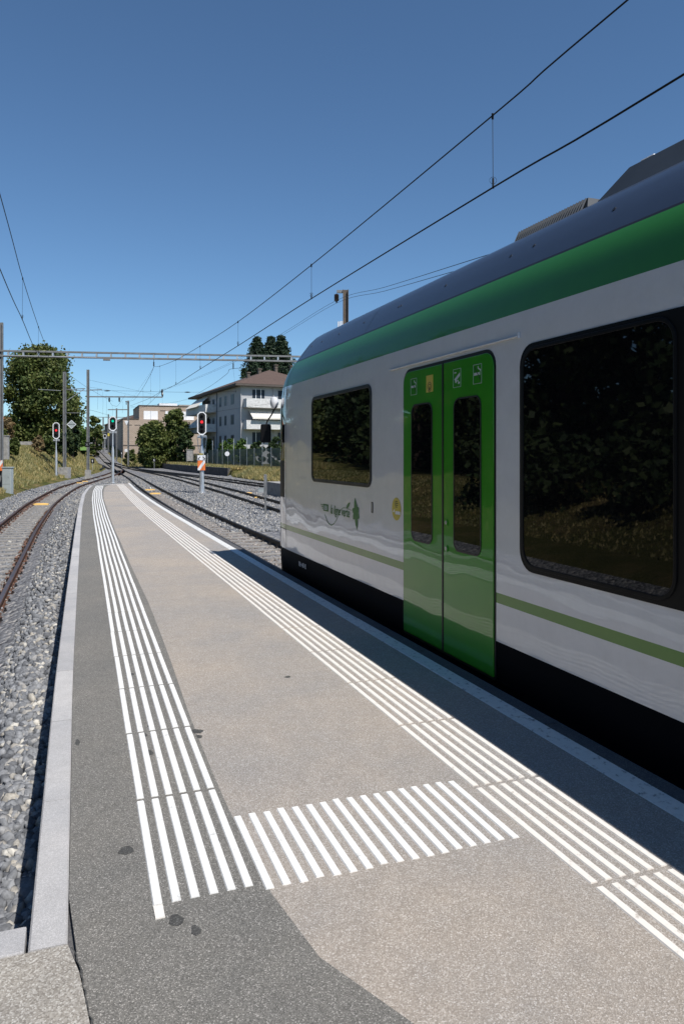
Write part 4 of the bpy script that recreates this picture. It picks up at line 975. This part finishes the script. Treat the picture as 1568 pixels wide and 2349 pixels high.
n.links.new(tc.outputs['Object'], br.inputs['Vector']); n.links.new(br.outputs[0], bs.inputs['Base Color']); bs.inputs['Roughness'].default_value = .9; M['tiles'] = m
def abox(b, fr, a0, a1, c0, c1, z0, z1, mi=0):
    vs = [fr(a_,c_,z_) for z_ in (z0,z1) for c_ in (c0,c1) for a_ in (a0,a1)]
    b.add(vs, [(0,2,3,1),(4,5,7,6),(0,1,5,4),(2,6,7,3),(0,4,6,2),(1,3,7,5)], mi)
# apartment block
O = CW(-13.9, 96.7); U = cdir(-.416,.909); V = cdir(.909,.416); EZ = EYE+9.45
fr = frame3(O, U, V)
AB = thing('apartment_block', 'three storey pale apartment block with brown hipped roof and balconies', 'building', fr(.8,.8,.3))
L_, W_ = 27.5, 14.0
b = MB(); abox(b, fr, .9, L_-.9-5, .9, W_-.9, -.5, EZ-.05); abox(b, fr, L_-5.9, L_-2.5, 1.9, W_-.9, -.5, EZ-.05); b.build('wall', M['render'], AB)
RZ = EZ+2.75
b = MB(); e = [fr(0,0,EZ),fr(L_,0,EZ),fr(L_,W_,EZ),fr(0,W_,EZ)]; r0, r1 = fr(W_/2,W_/2,RZ), fr(L_-W_/2,W_/2,RZ)
b.add(e+[r0,r1], [(0,4,5,1),(1,5,2),(2,5,4,3),(3,4,0)]); rf = b.build('roof', M['tiles'], AB, fix=False)
b = MB(); abox(b, fr, 0, L_, 0, W_, EZ-.28, EZ-.02); b.build('eaves', M['wood'], AB)
for px, py0, py1, zc, w_ in ((569.5,855,890,104,.55),(578,870,895,112,.5),(595,847,884,106,.62),(609,854,868,112,.7),(632.5,838,870,110,.62),(668,840,870,108,.62)):
    w_ *= .45; p = P(px,py1,zc); q = P(px,py0,zc); b = MB(); b.obox((p.x,p.y,(p.z+q.z)/2), U*w_, V*w_*.8 if False else V*(w_*.75), (0,0,(q.z-p.z)/2)); b.obox((q.x,q.y,q.z), U*(w_+.1), V*(w_*.75+.1), (0,0,.07)); b.build('chimney', M['mastb'], rf)
def win(side, t_, w_, z0, z1, inset=.9, sh=None, mat='winglass'):
    b = MB(); g = .03
    if side == 'U': abox(b, fr, t_-w_/2, t_+w_/2, inset-g, inset+.02, z0, z1)
    else: abox(b, fr, inset-g, inset+.02, t_-w_/2, t_+w_/2, z0, z1)
    o = b.build('window', M['shutter' if sh else 'render'], AB)
    b = MB(); k = .10
    if side == 'U': abox(b, fr, t_-w_/2+k, t_+w_/2-k, inset-g-.012, inset-g+.005, z0+k, z1-k)
    else: abox(b, fr, inset-g-.012, inset-g+.005, t_-w_/2+k, t_+w_/2-k, z0+k, z1-k)
    b.build('pane', M[mat], o); return o
for fl in range(3):
    zt = EYE+8.35-fl*2.78
    for t_, w_ in ((4.6,1.5),(8.1,1.1),(10.8,1.1)): win('U', t_, w_, zt-1.4, zt, sh=True)
    win('U', 14.6, 1.2, zt-1.9, zt, sh=True); win('U', 17.5, 2.4, zt-1.9, zt, sh=False)
for fl in range(3):
    zt = EYE+8.85-fl*2.85; win('V', 3.4, 1.9, zt-1.7, zt); win('V', 6.9, 1.7, zt-1.7, zt); win('V', 10.5, 1.8, zt-1.7, zt)
    for c_ in (3.0,3.7):
        b = MB(); abox(b, fr, .83,.86, c_, c_+.08, zt-1.7, zt); b.build('window_bar', M['signwhite'], AB)
# balconies on the sunlit end and the far left side
for fl in range(2):
    z1_ = EYE+7.47-fl*2.87; z0_ = z1_-1.18
    b = MB(); abox(b, fr, -.55,-.43, 1.3, 11.0, z0_, z1_); abox(b, fr, -.43,.9, 1.3, 1.42, z0_, z1_); abox(b, fr, -.43,.9, 1.42, 11.0, z0_-.02, z0_+.14); b.build('balcony', M['parapet'], AB)
    b = MB(); abox(b, fr, -1.3,.6, 13.2-.0, 24.5, 0,0) if False else None
    for a0, a1 in ((13.0,25.5),):
        b = MB(); abox(b, fr, a0, a1, -.75,-.63, z0_, z1_); abox(b, fr, a0, a0+.12, -.63,.9, z0_, z1_); abox(b, fr, a1-.12, a1, -.63,1.9, z0_, z1_); abox(b, fr, a0+.12, a1-.12, -.63,.9, z0_, z0_+.14); b.build('balcony', M['parapet'], AB)
def awn(pts): 
    b = MB(); b.prism(pts, (0,0,-.04)); return b.build('awning', M['awning'], AB)
za = EYE+(HY-939.9)*98/F; zb_ = EYE+(HY-957)*96.5/F
o = awn([fr(.85,2.0,za),fr(.85,7.6,za),fr(-1.0,7.6,zb_),fr(-1.0,2.0,zb_)])
b = MB(); abox(b, fr, -1.03,-1.0, 2.0, 7.6, zb_-.22, zb_); b.build('valance', M['awning'], o)
for i in range(22):
    b = MB() if i == 0 else b; c_ = 2.1+i*.25; b.add([fr(.8,c_,za+.01),fr(.8,c_+.1,za+.01),fr(-.98,c_+.1,zb_+.012),fr(-.98,c_,zb_+.012)], [(0,1,2,3)])
b.build('awning_stripe', M['parapet'], o, fix=False)
for z1_ in (EYE+9.0, EYE+5.9):
    awn([fr(17.0,.85,z1_),fr(24.5,.85,z1_),fr(24.5,-1.2,z1_-1.7),fr(17.0,-1.2,z1_-1.7)])
for c_ in (.95, 5.5):
    b = MB(); q = fr(.8,c_,EZ-.1); b.tube([q, fr(.75,c_,3)], .05, 8); b.build('downpipe', M['render'], AB)
b = MB(); b.tube([fr(12.6,.82,EZ-.1), fr(12.6,.82,1)], .06, 8); b.build('downpipe', M['shutter'], AB)
# beige brick buildings
def brickmat(name, c1, c2, mo, sc):
    m, n, bs, tc = newmat(name); br = N(n, 'ShaderNodeTexBrick', Scale=sc); br.inputs['Color1'].default_value = (*c1,1); br.inputs['Color2'].default_value = (*c2,1); br.inputs['Mortar'].default_value = (*mo,1)
    mp = N(n, 'ShaderNodeMapping'); mp.inputs['Rotation'].default_value = (R(90),0,0); n.links.new(tc.outputs['Object'], mp.inputs[0]); n.links.new(mp.outputs[0], br.inputs['Vector'])
    n.links.new(br.outputs[0], bs.inputs['Base Color']); bs.inputs['Roughness'].default_value = .95; return m
M['brickb'] = brickmat('beige_brick', (.43,.35,.28), (.37,.295,.235), (.27,.21,.17), 1.1)
M['brickd'] = plain('brown_render', (.20,.165,.15), .95, var=.15, scale=.8)
BO = P(319.4,931,150); U2 = cdir(-3.8,10.6); V2 = cdir(10.6,3.8); fr = frame3(Vector((BO.x,BO.y,0)), U2, V2)
BB = thing('office_building', 'flat-roofed beige brick building with large white windows', 'building', (BO.x,BO.y,0))
zt = BO.z; zl = P(319,962.8,150).z
b = MB(); abox(b, fr, 0, 16, 0, 30, zl-.3, zt); abox(b, fr, -1.2, 24, -3.2, 26, -1, zl); b.build('wall', M['brickb'], BB)
b = MB(); abox(b, fr, -.1, 16.1, -.1, 30.1, zt, zt+.18); abox(b, fr, -1.3, 24.1, -3.3, -.12, zl, zl+.15); abox(b, fr, -1.27,-1.2, -3.25, 20, zl-5.3,zl-5.15); b.build('coping', M['wood'], BB)
def bwin(c0, c1, z0, z1, a=0):
    b = MB(); abox(b, fr, a-.05, a+.02, c0, c1, z0, z1); o = b.build('window', M['signwhite'], BB)
    b = MB(); abox(b, fr, a-.07, a-.05, (c0+c1)/2-.04, (c0+c1)/2+.04, z0, z1); b.build('window_bar', M['galv'], o)
bwin(.9, 3.7, zl+.1, zt-1.0); bwin(5.2, 6.25, zl+.9, zt-1.0); bwin(7.8, 11.0, zl+.1, zt-1.0); bwin(12.8, 16.0, zl+.1, zt-1.0)
bwin(.3,1.2, zl-2.6, zl-1.2, -1.2); bwin(13,15, zl-2.6, zl-.4, -1.2)
b = MB()
for c0, z_ in ((-2.6,zl-1.2),(-1.0,zl-1.2),(-2.6,zl-6.3),(4.2,zt-.95),(11.6,zt-.95)): abox(b, fr, (-1.24 if z_ < zl else -.04), (-1.19 if z_ < zl else .02), c0, c0+1.1, z_, z_+.12)
b.build('lintel', M['wood'], BB)
b = MB(); abox(b, fr, 3, 7, 4.3, 8.0, zt+.2, zt+.85); b.build('rooflight', M['signwhite'], BB)
b = MB(); abox(b, fr, 4, 10, 8.5, 20, zt+.2, zt+.7); b.build('roof_plant', M['conc'], BB)
# brown building behind left
fr = frame3(CW((318-CX)*172/F, 172), cdir(-5,10), cdir(10,3.5)); z0 = EYE+(HY-967)*172/F
BD = thing('brown_building', 'dull brown terrace with a low roof left of the beige building', 'building', fr(0,0,0))
b = MB(); abox(b, fr, -2, 26, -3.6, 8, -1, z0); b.build('wall', M['brickd'], BD)
b = MB(); zz = z0; vs = [fr(-2.6,-4.2,zz),fr(26.6,-4.2,zz),fr(26.6,8.6,zz),fr(-2.6,8.6,zz),fr(-2.6,2,zz+2.4),fr(26.6,2,zz+2.4)]; b.add(vs, [(0,4,5,1),(1,5,2),(2,5,4,3),(3,4,0)]); b.build('roof', M['tiles'], BD, fix=False)
for a_ in (2,7,12,17):
    for k in range(2):
        b = MB(); abox(b, fr, a_, a_+1.4, -3.65,-3.58, z0-3-3.2*k, z0-1.4-3.2*k); b.build('window', M['winglass'], BD)
b = MB(); abox(b, fr, 8, 9, .5, 1.5, zz+1.5, zz+3.2); b.build('chimney', M['mastb'], BD)
# red-roofed house peeping at the far left
p = P(6,1000,110); b = MB(); fr = frame3(p, ex, ey); H_ = thing('house', 'house corner with an orange roof behind the left tree', 'building', p)
b = MB(); abox(b, fr, -9, .9, 0, 8, 0, EYE+(HY-980)*110/F); b.build('wall', M['render'], H_)
z0 = EYE+(HY-980)*110/F; b = MB(); b.add([fr(-9.5,-.4,z0),fr(1.2,-.4,z0),fr(1.2,8.4,z0),fr(-9.5,8.4,z0),fr(-4,4,z0+2.8)], [(0,1,4),(1,2,4),(2,3,4),(3,0,4)])
M['orangetile'] = plain('orange_tiles', (.40,.13,.06), .9, var=.2, scale=4); b.build('roof', M['orangetile'], H_, fix=False)
# ---------------------------------------------------------------- vegetation
def leaves(centres, radii, per, size, flat=.5):
    C = []; 
    for c, r, k in zip(centres, radii, per):
        d = rng.normal(size=(k,3)); d /= np.linalg.norm(d,axis=1)[:,None]
        rad = rng.random(k)**.5*(1+.22*rng.normal(size=k))
        C.append(np.asarray(c)+d*rad[:,None]*np.asarray(r))
    C = np.concatenate(C); k = len(C); Rm = rand_rot(k); s = rng.uniform(.6,1.3,k)*size
    q = np.array([(-1,-.6,0),(1,-.6,.15),(.8,.7,0),(-.9,.6,-.15)])*.5
    V = np.einsum('kij,nj->kni', Rm, q)*s[:,None,None]+C[:,None,:]
    return V.reshape(-1,3), np.arange(4*k).reshape(-1,4)
def tree(name, label, base, H, rad, mat, nleaf=9000, size=.3, lumps=26, cz=.58, sq=(1,1,1), cat='tree', group=None, trunk=True, low=.2):
    base = Vector(base); t = thing(name, label, cat, base, 0, group)
    cs, rs = [], []
    for i in range(lumps):
        th = 2*PI*i*.618+random.random(); u_ = (i+.5)/lumps; zz = low+(1-low)*u_
        prof = math.sin(PI*min(1,max(.0,(zz-low)/(1-low)*.86+.10)))**.6
        rr_ = rad*prof*random.uniform(.45,.82)
        cs.append((rr_*math.cos(th)*sq[0], rr_*math.sin(th)*sq[1], H*(zz*.93)))
        rs.append(rad*random.uniform(.18,.40))
    cs.append((0,0,H*cz)); rs.append(rad*.6)
    rs = [min(r, max(.3, H-c[2])) if c[2] > H*.8 else r for c, r in zip(cs, rs)]
    wt = np.array([r**2 for r in rs]); per = (nleaf*wt/wt.sum()).astype(int)+1
    V, Fc = leaves(cs, [(r,r,r*.8) for r in rs], per, size); fast_mesh('crown', V, Fc, M[mat], t)
    if trunk:
        b = MB(); tr0 = max(.12, H*.028); b.tube([(0,0,-.6),(0,0,.1),(.05*rad,0,H*.3),(-.03*rad,.04*rad,H*.62),(0,0,H*.8)], [tr0*1.5,tr0*1.1,tr0*.85,tr0*.5,tr0*.15], 9)
        for i in range(6):
            c = cs[random.randrange(len(cs)-1)]; z_ = min(c[2]*.6, H*.5); b.tube([(0,0,z_*.7),(c[0]*.5,c[1]*.5,z_*.95),(c[0]*.9,c[1]*.9,c[2])], [tr0*.5,tr0*.3,tr0*.08], 6)
        b.build('trunk', M['bark'], t, local=True, smooth=True)
    return t
def conifer(label, base, H, rad, nleaf=13000, group=None, lean=(0,0), tw=1.0):
    t = thing('conifer', label, 'tree', base, 0, group)
    k = nleaf; h = rng.random(k)**.8; ang = rng.random(k)*2*PI
    lay = np.floor(h*26)/26; rmax = rad*np.clip((1-lay)*2.6,0,1)**.75*(.75+.35*rng.random(k)) ; wob = 1+.25*np.sin(ang*5+lay*40)
    rr_ = rmax*wob*rng.random(k)**.5
    C = np.stack([rr_*np.cos(ang)+lean[0]*h, rr_*np.sin(ang)+lean[1]*h, H*h-rr_*.25+.1],1)
    Rm = rand_rot(k); q = np.array([(-1,-.25,0),(1,-.2,.0),(.9,.25,0),(-.8,.2,0)])*.5; s = rng.uniform(.35,.8,k)
    V = np.einsum('kij,nj->kni', Rm, q)*s[:,None,None]+C[:,None,:]; fast_mesh('crown', V.reshape(-1,3), np.arange(4*k).reshape(-1,4), M['conifer'], t)
    b = MB(); b.tube([(0,0,-1),(lean[0]*.5,lean[1]*.5,H*.5),(lean[0]*.98,lean[1]*.98,H*.98)], [.3,.18,.03], 8); b.build('trunk', M['bark'], t, local=True)
def gnd(p, d=0): return Vector((p.x,p.y,T(p.x,p.y)-d))
def tree_px(name, label, px, ytop, zc, halfw, mat, **kw):
    p = gnd(P(px, 1000, zc)); top = EYE+(HY-ytop)*zc/F; return tree(name, label, p, top-p.z, halfw*zc/F, mat, **kw)
tree_px('broadleaf_tree', 'large dense green tree standing on the left bank', 92, 786, 76, 88, 'leafmid', nleaf=46000, size=.24, lumps=70, low=.06)
tree_px('broadleaf_tree', 'small dark tree filling the gap right of the large left tree', 166, 900, 84, 26, 'leafdark', nleaf=8000, size=.3, lumps=22, low=.05)
tree_px('broadleaf_tree', 'light green tree behind the diamond sign', 181, 975, 130, 26, 'leafbright', nleaf=7000, size=.4, lumps=20, low=.05)
tree_px('broadleaf_tree', 'dark green tree right of the long-armed mast', 218, 951, 150, 20, 'leafmid', nleaf=6000, size=.4, lumps=18, low=.05)
tree_px('broadleaf_tree', 'far tree beside the distant masts', 240, 992, 200, 22, 'leafmid', nleaf=4000, size=.5, lumps=16, low=.0)
tree_px('broadleaf_tree', 'very dark far tree left of the green signal pole', 262, 1000, 190, 16, 'leafdark', nleaf=4000, size=.5, lumps=16, low=.0)
tree_px('broadleaf_tree', 'round dark green tree in front of the beige building', 352, 962, 112, 42, 'leafmid', nleaf=20000, size=.32, lumps=46, low=.02)
tree_px('broadleaf_tree', 'taller pointed tree between the beige building and apartment block', 402, 934, 114, 30, 'leafmid', nleaf=14000, size=.34, lumps=30, low=.02)
tree_px('broadleaf_tree', 'nearly black shrubby tree at the left end of the apartment block', 424, 978, 110, 22, 'leafdark', nleaf=8000, size=.34, lumps=20, low=.02)
conifer('left one of the conifers behind the apartment roof', gnd(P(590,1000,126)), EYE+(HY-775)*126/F-T(*P(590,1000,126).xy), 3.3, group='conifers behind the apartment block')
conifer('middle one of the conifers behind the apartment roof', gnd(P(622,1000,130)), EYE+(HY-774)*130/F-T(*P(622,1000,130).xy), 3.6, group='conifers behind the apartment block')
conifer('right one of the conifers behind the apartment roof', gnd(P(645,1000,128)), EYE+(HY-772)*128/F-T(*P(645,1000,128).xy), 3.4, group='conifers behind the apartment block')
q = gnd(P(586,1000,122)); hx = (559-586)*122/F
conifer('leaning drooping conifer tip left of the roof chimneys', q, EYE+(HY-848)*122/F-q.z, 1.5, 3500, lean=(hx*CC,-hx*SS))
def shrub_px(label, px, ytop, zc, hw, mat, n_=2500, size=.22, ybase=None):
    p = gnd(P(px,1000,zc)) if ybase is None else P(px,ybase,zc); top = EYE+(HY-ytop)*zc/F; return tree('shrub', label, p, max(.6, top-p.z), hw*zc/F, mat, nleaf=n_, size=size, lumps=12, low=0, cat='shrub', trunk=False)
shrub_px('bright green shrub behind the fence, left of centre', 520, 1004, 93, 26, 'leafbright', 4000)
shrub_px('bright green shrub behind the fence, right of the first', 552, 1006, 87, 22, 'leafbright', 4000)
shrub_px('broad ivy-like shrub low against the fence', 568, 1030, 80, 22, 'leafmid', 4000)
shrub_px('dark hedge behind the train mirror', 628, 1000, 84, 22, 'leafdark', 6000)
shrub_px('dark hedge left of the train mirror', 590, 1010, 86, 20, 'leafdark', 5000)
shrub_px('dusky shrub behind the arrow signal', 478, 1005, 106, 18, 'leafmid', 3500)
shrub_px('brown dried shrub on the bank left of the red signal', 88, 998, 62, 14, 'dryleaf', 2500, .18, 1034)
shrub_px('green shrub on the bank right behind the red signal', 112, 985, 64, 17, 'leafmid', 4500, .2, 1040)
shrub_px('dark bush under the tree between signal and mast', 150, 985, 68, 26, 'leafdark', 6000, .22, 1036)
shrub_px('green shrub beside the pale concrete cabinet', 32, 1004, 52, 16, 'leafmid', 3500, .18, 1040)
shrub_px('golden shrub at the far left behind the gantry post', 18, 958, 72, 15, 'dryleaf', 3000, .2, 1000)
shrub_px('green bush at the left edge behind the gantry post', 6, 985, 70, 14, 'leafmid', 3000, .2, 1025)
shrub_px('low bush at the foot of the beige building', 300, 1030, 120, 16, 'leafmid', 3000)
# tree row along the near left bank (seen mirrored in the train's windows)
for i, (x, y, h, r_) in enumerate([(-12,-9,11,4.2),(-11,-3,9,3.8),(-12,3,12,4.4),(-10.5,9,10,3.8),(-12,15,12,4.6),(-10.8,21,10,4.0),(-12,27,11,4.4),(-11,33,12,4.2),(-12.5,40,11,4.4),(-12.5,47,12,4.4),(-13.5,54,12,4.6),(-14,62,12,4.8),(-15,71,13,5)]):
    tree('broadleaf_tree', ['tree mirrored darkly in the train windows, on the near left bank'][0], (x,y,T(x,y)), h, r_, 'leafdark' if i%3 else 'leafmid', nleaf=13000, size=.26, lumps=30, low=.0, group='trees mirrored in the train windows')
for i in range(9):  # unseen dark bushes, added to dim the grass reflected in the train windows
    x, y = -6.6+random.uniform(-.5,.5), -5+i*2.9
    tree('shrub', 'dark bush added out of view on the near left bank to darken the train window reflections', (x,y,T(x,y)), random.uniform(1.3,2.1), random.uniform(1.3,1.8), 'leafdark', nleaf=1500, size=.16, lumps=10, low=0, cat='shrub', trunk=False, group='added bushes darkening the train window reflections')
# grass tufts on the banks
def grass(k, fx0, fx1, y0, y1, hmin, hmax):
    x, y = scatter(k, y0, y1, fx0, fx1); z = Tn(x, y); a = rng.random(k)*PI; h = rng.uniform(hmin,hmax,k); wd = .022+.03*rng.random(k); lx = rng.normal(0,.35,k)*h; ly = rng.normal(0,.35,k)*h
    V = np.stack([np.stack([x-wd*np.cos(a),y-wd*np.sin(a),z-.03],1),np.stack([x+wd*np.cos(a),y+wd*np.sin(a),z-.03],1),np.stack([x+lx,y+ly,z+h],1)],1)
    return V.reshape(-1,3), np.arange(3*k).reshape(-1,3)
def grassobj(args, m, label):
    VV, FF, o = [], [], 0
    for a_ in args: V, Fc = grass(*a_); VV.append(V); FF.append(Fc+o); o += len(V)
    tag(fast_mesh('grass', np.concatenate(VV), np.concatenate(FF), m), label, 'grass', kind='stuff')
lb = lambda y: XLB(min(y,300))
grassobj([(60000, lambda y: lb(y)-6.5, lambda y: lb(y)-1.0, 38, 80, .08, .32),(12000, lambda y: lb(y)-7, lambda y: lb(y)-1.0, 80, 130, .15,.45),(16000, lambda y: -7.5, lambda y: -4.2, -4, 38, .03,.10)], M['grass'], 'dry yellow-green grass on the left bank')
grassobj([(34000, lambda y: XRB(y)+.2, lambda y: XRB(y)+3.2, 38, 72, .12,.42),(20000, lambda y: XRB(y)+.5, lambda y: XRB(y)+4, 72, 160, .12,.35)], M['grass'], 'dry grass between the right tracks and the fence')
grassobj([(5000, lambda y: XM(y)+1.9, lambda y: XM(y)+6, 118, 175, .15,.5)], M['grass'], 'rough dry grass right of the climbing track')
# lawn patch, far hills
b = MB(); q = [P(168,1033,112),P(203,1033,112),P(203,1016,150),P(168,1016,150)]; b.add(q, [(0,1,2,3)]); M['lawn'] = plain('bright_lawn', (.13,.24,.04), .9, var=.2, scale=1); struct(b.build('lawn', M['lawn'], fix=False))
b = MB(); rows = []
for r0_, hh in ((420,-4),(520,13),(620,20),(760,24),(1000,30)):
    row = []
    for k in range(81):
        a_ = R(-75+150*k/80)+YAW*.0; x_ = math.sin(a_)*r0_; y_ = math.cos(a_)*r0_
        row.append((x_, y_, hh+(2.6*math.sin(k*.9)+2.0*math.sin(k*.37+1))*(hh/20 if hh > 0 else 0)))
    rows.append(row)
b.grid(rows); M['hill'] = plain('wooded_hill', (.035,.06,.03), 1, var=.5, scale=.08, bstr=1, bscale=.3); struct(b.build('hills', M['hill'], fix=False, smooth=True))
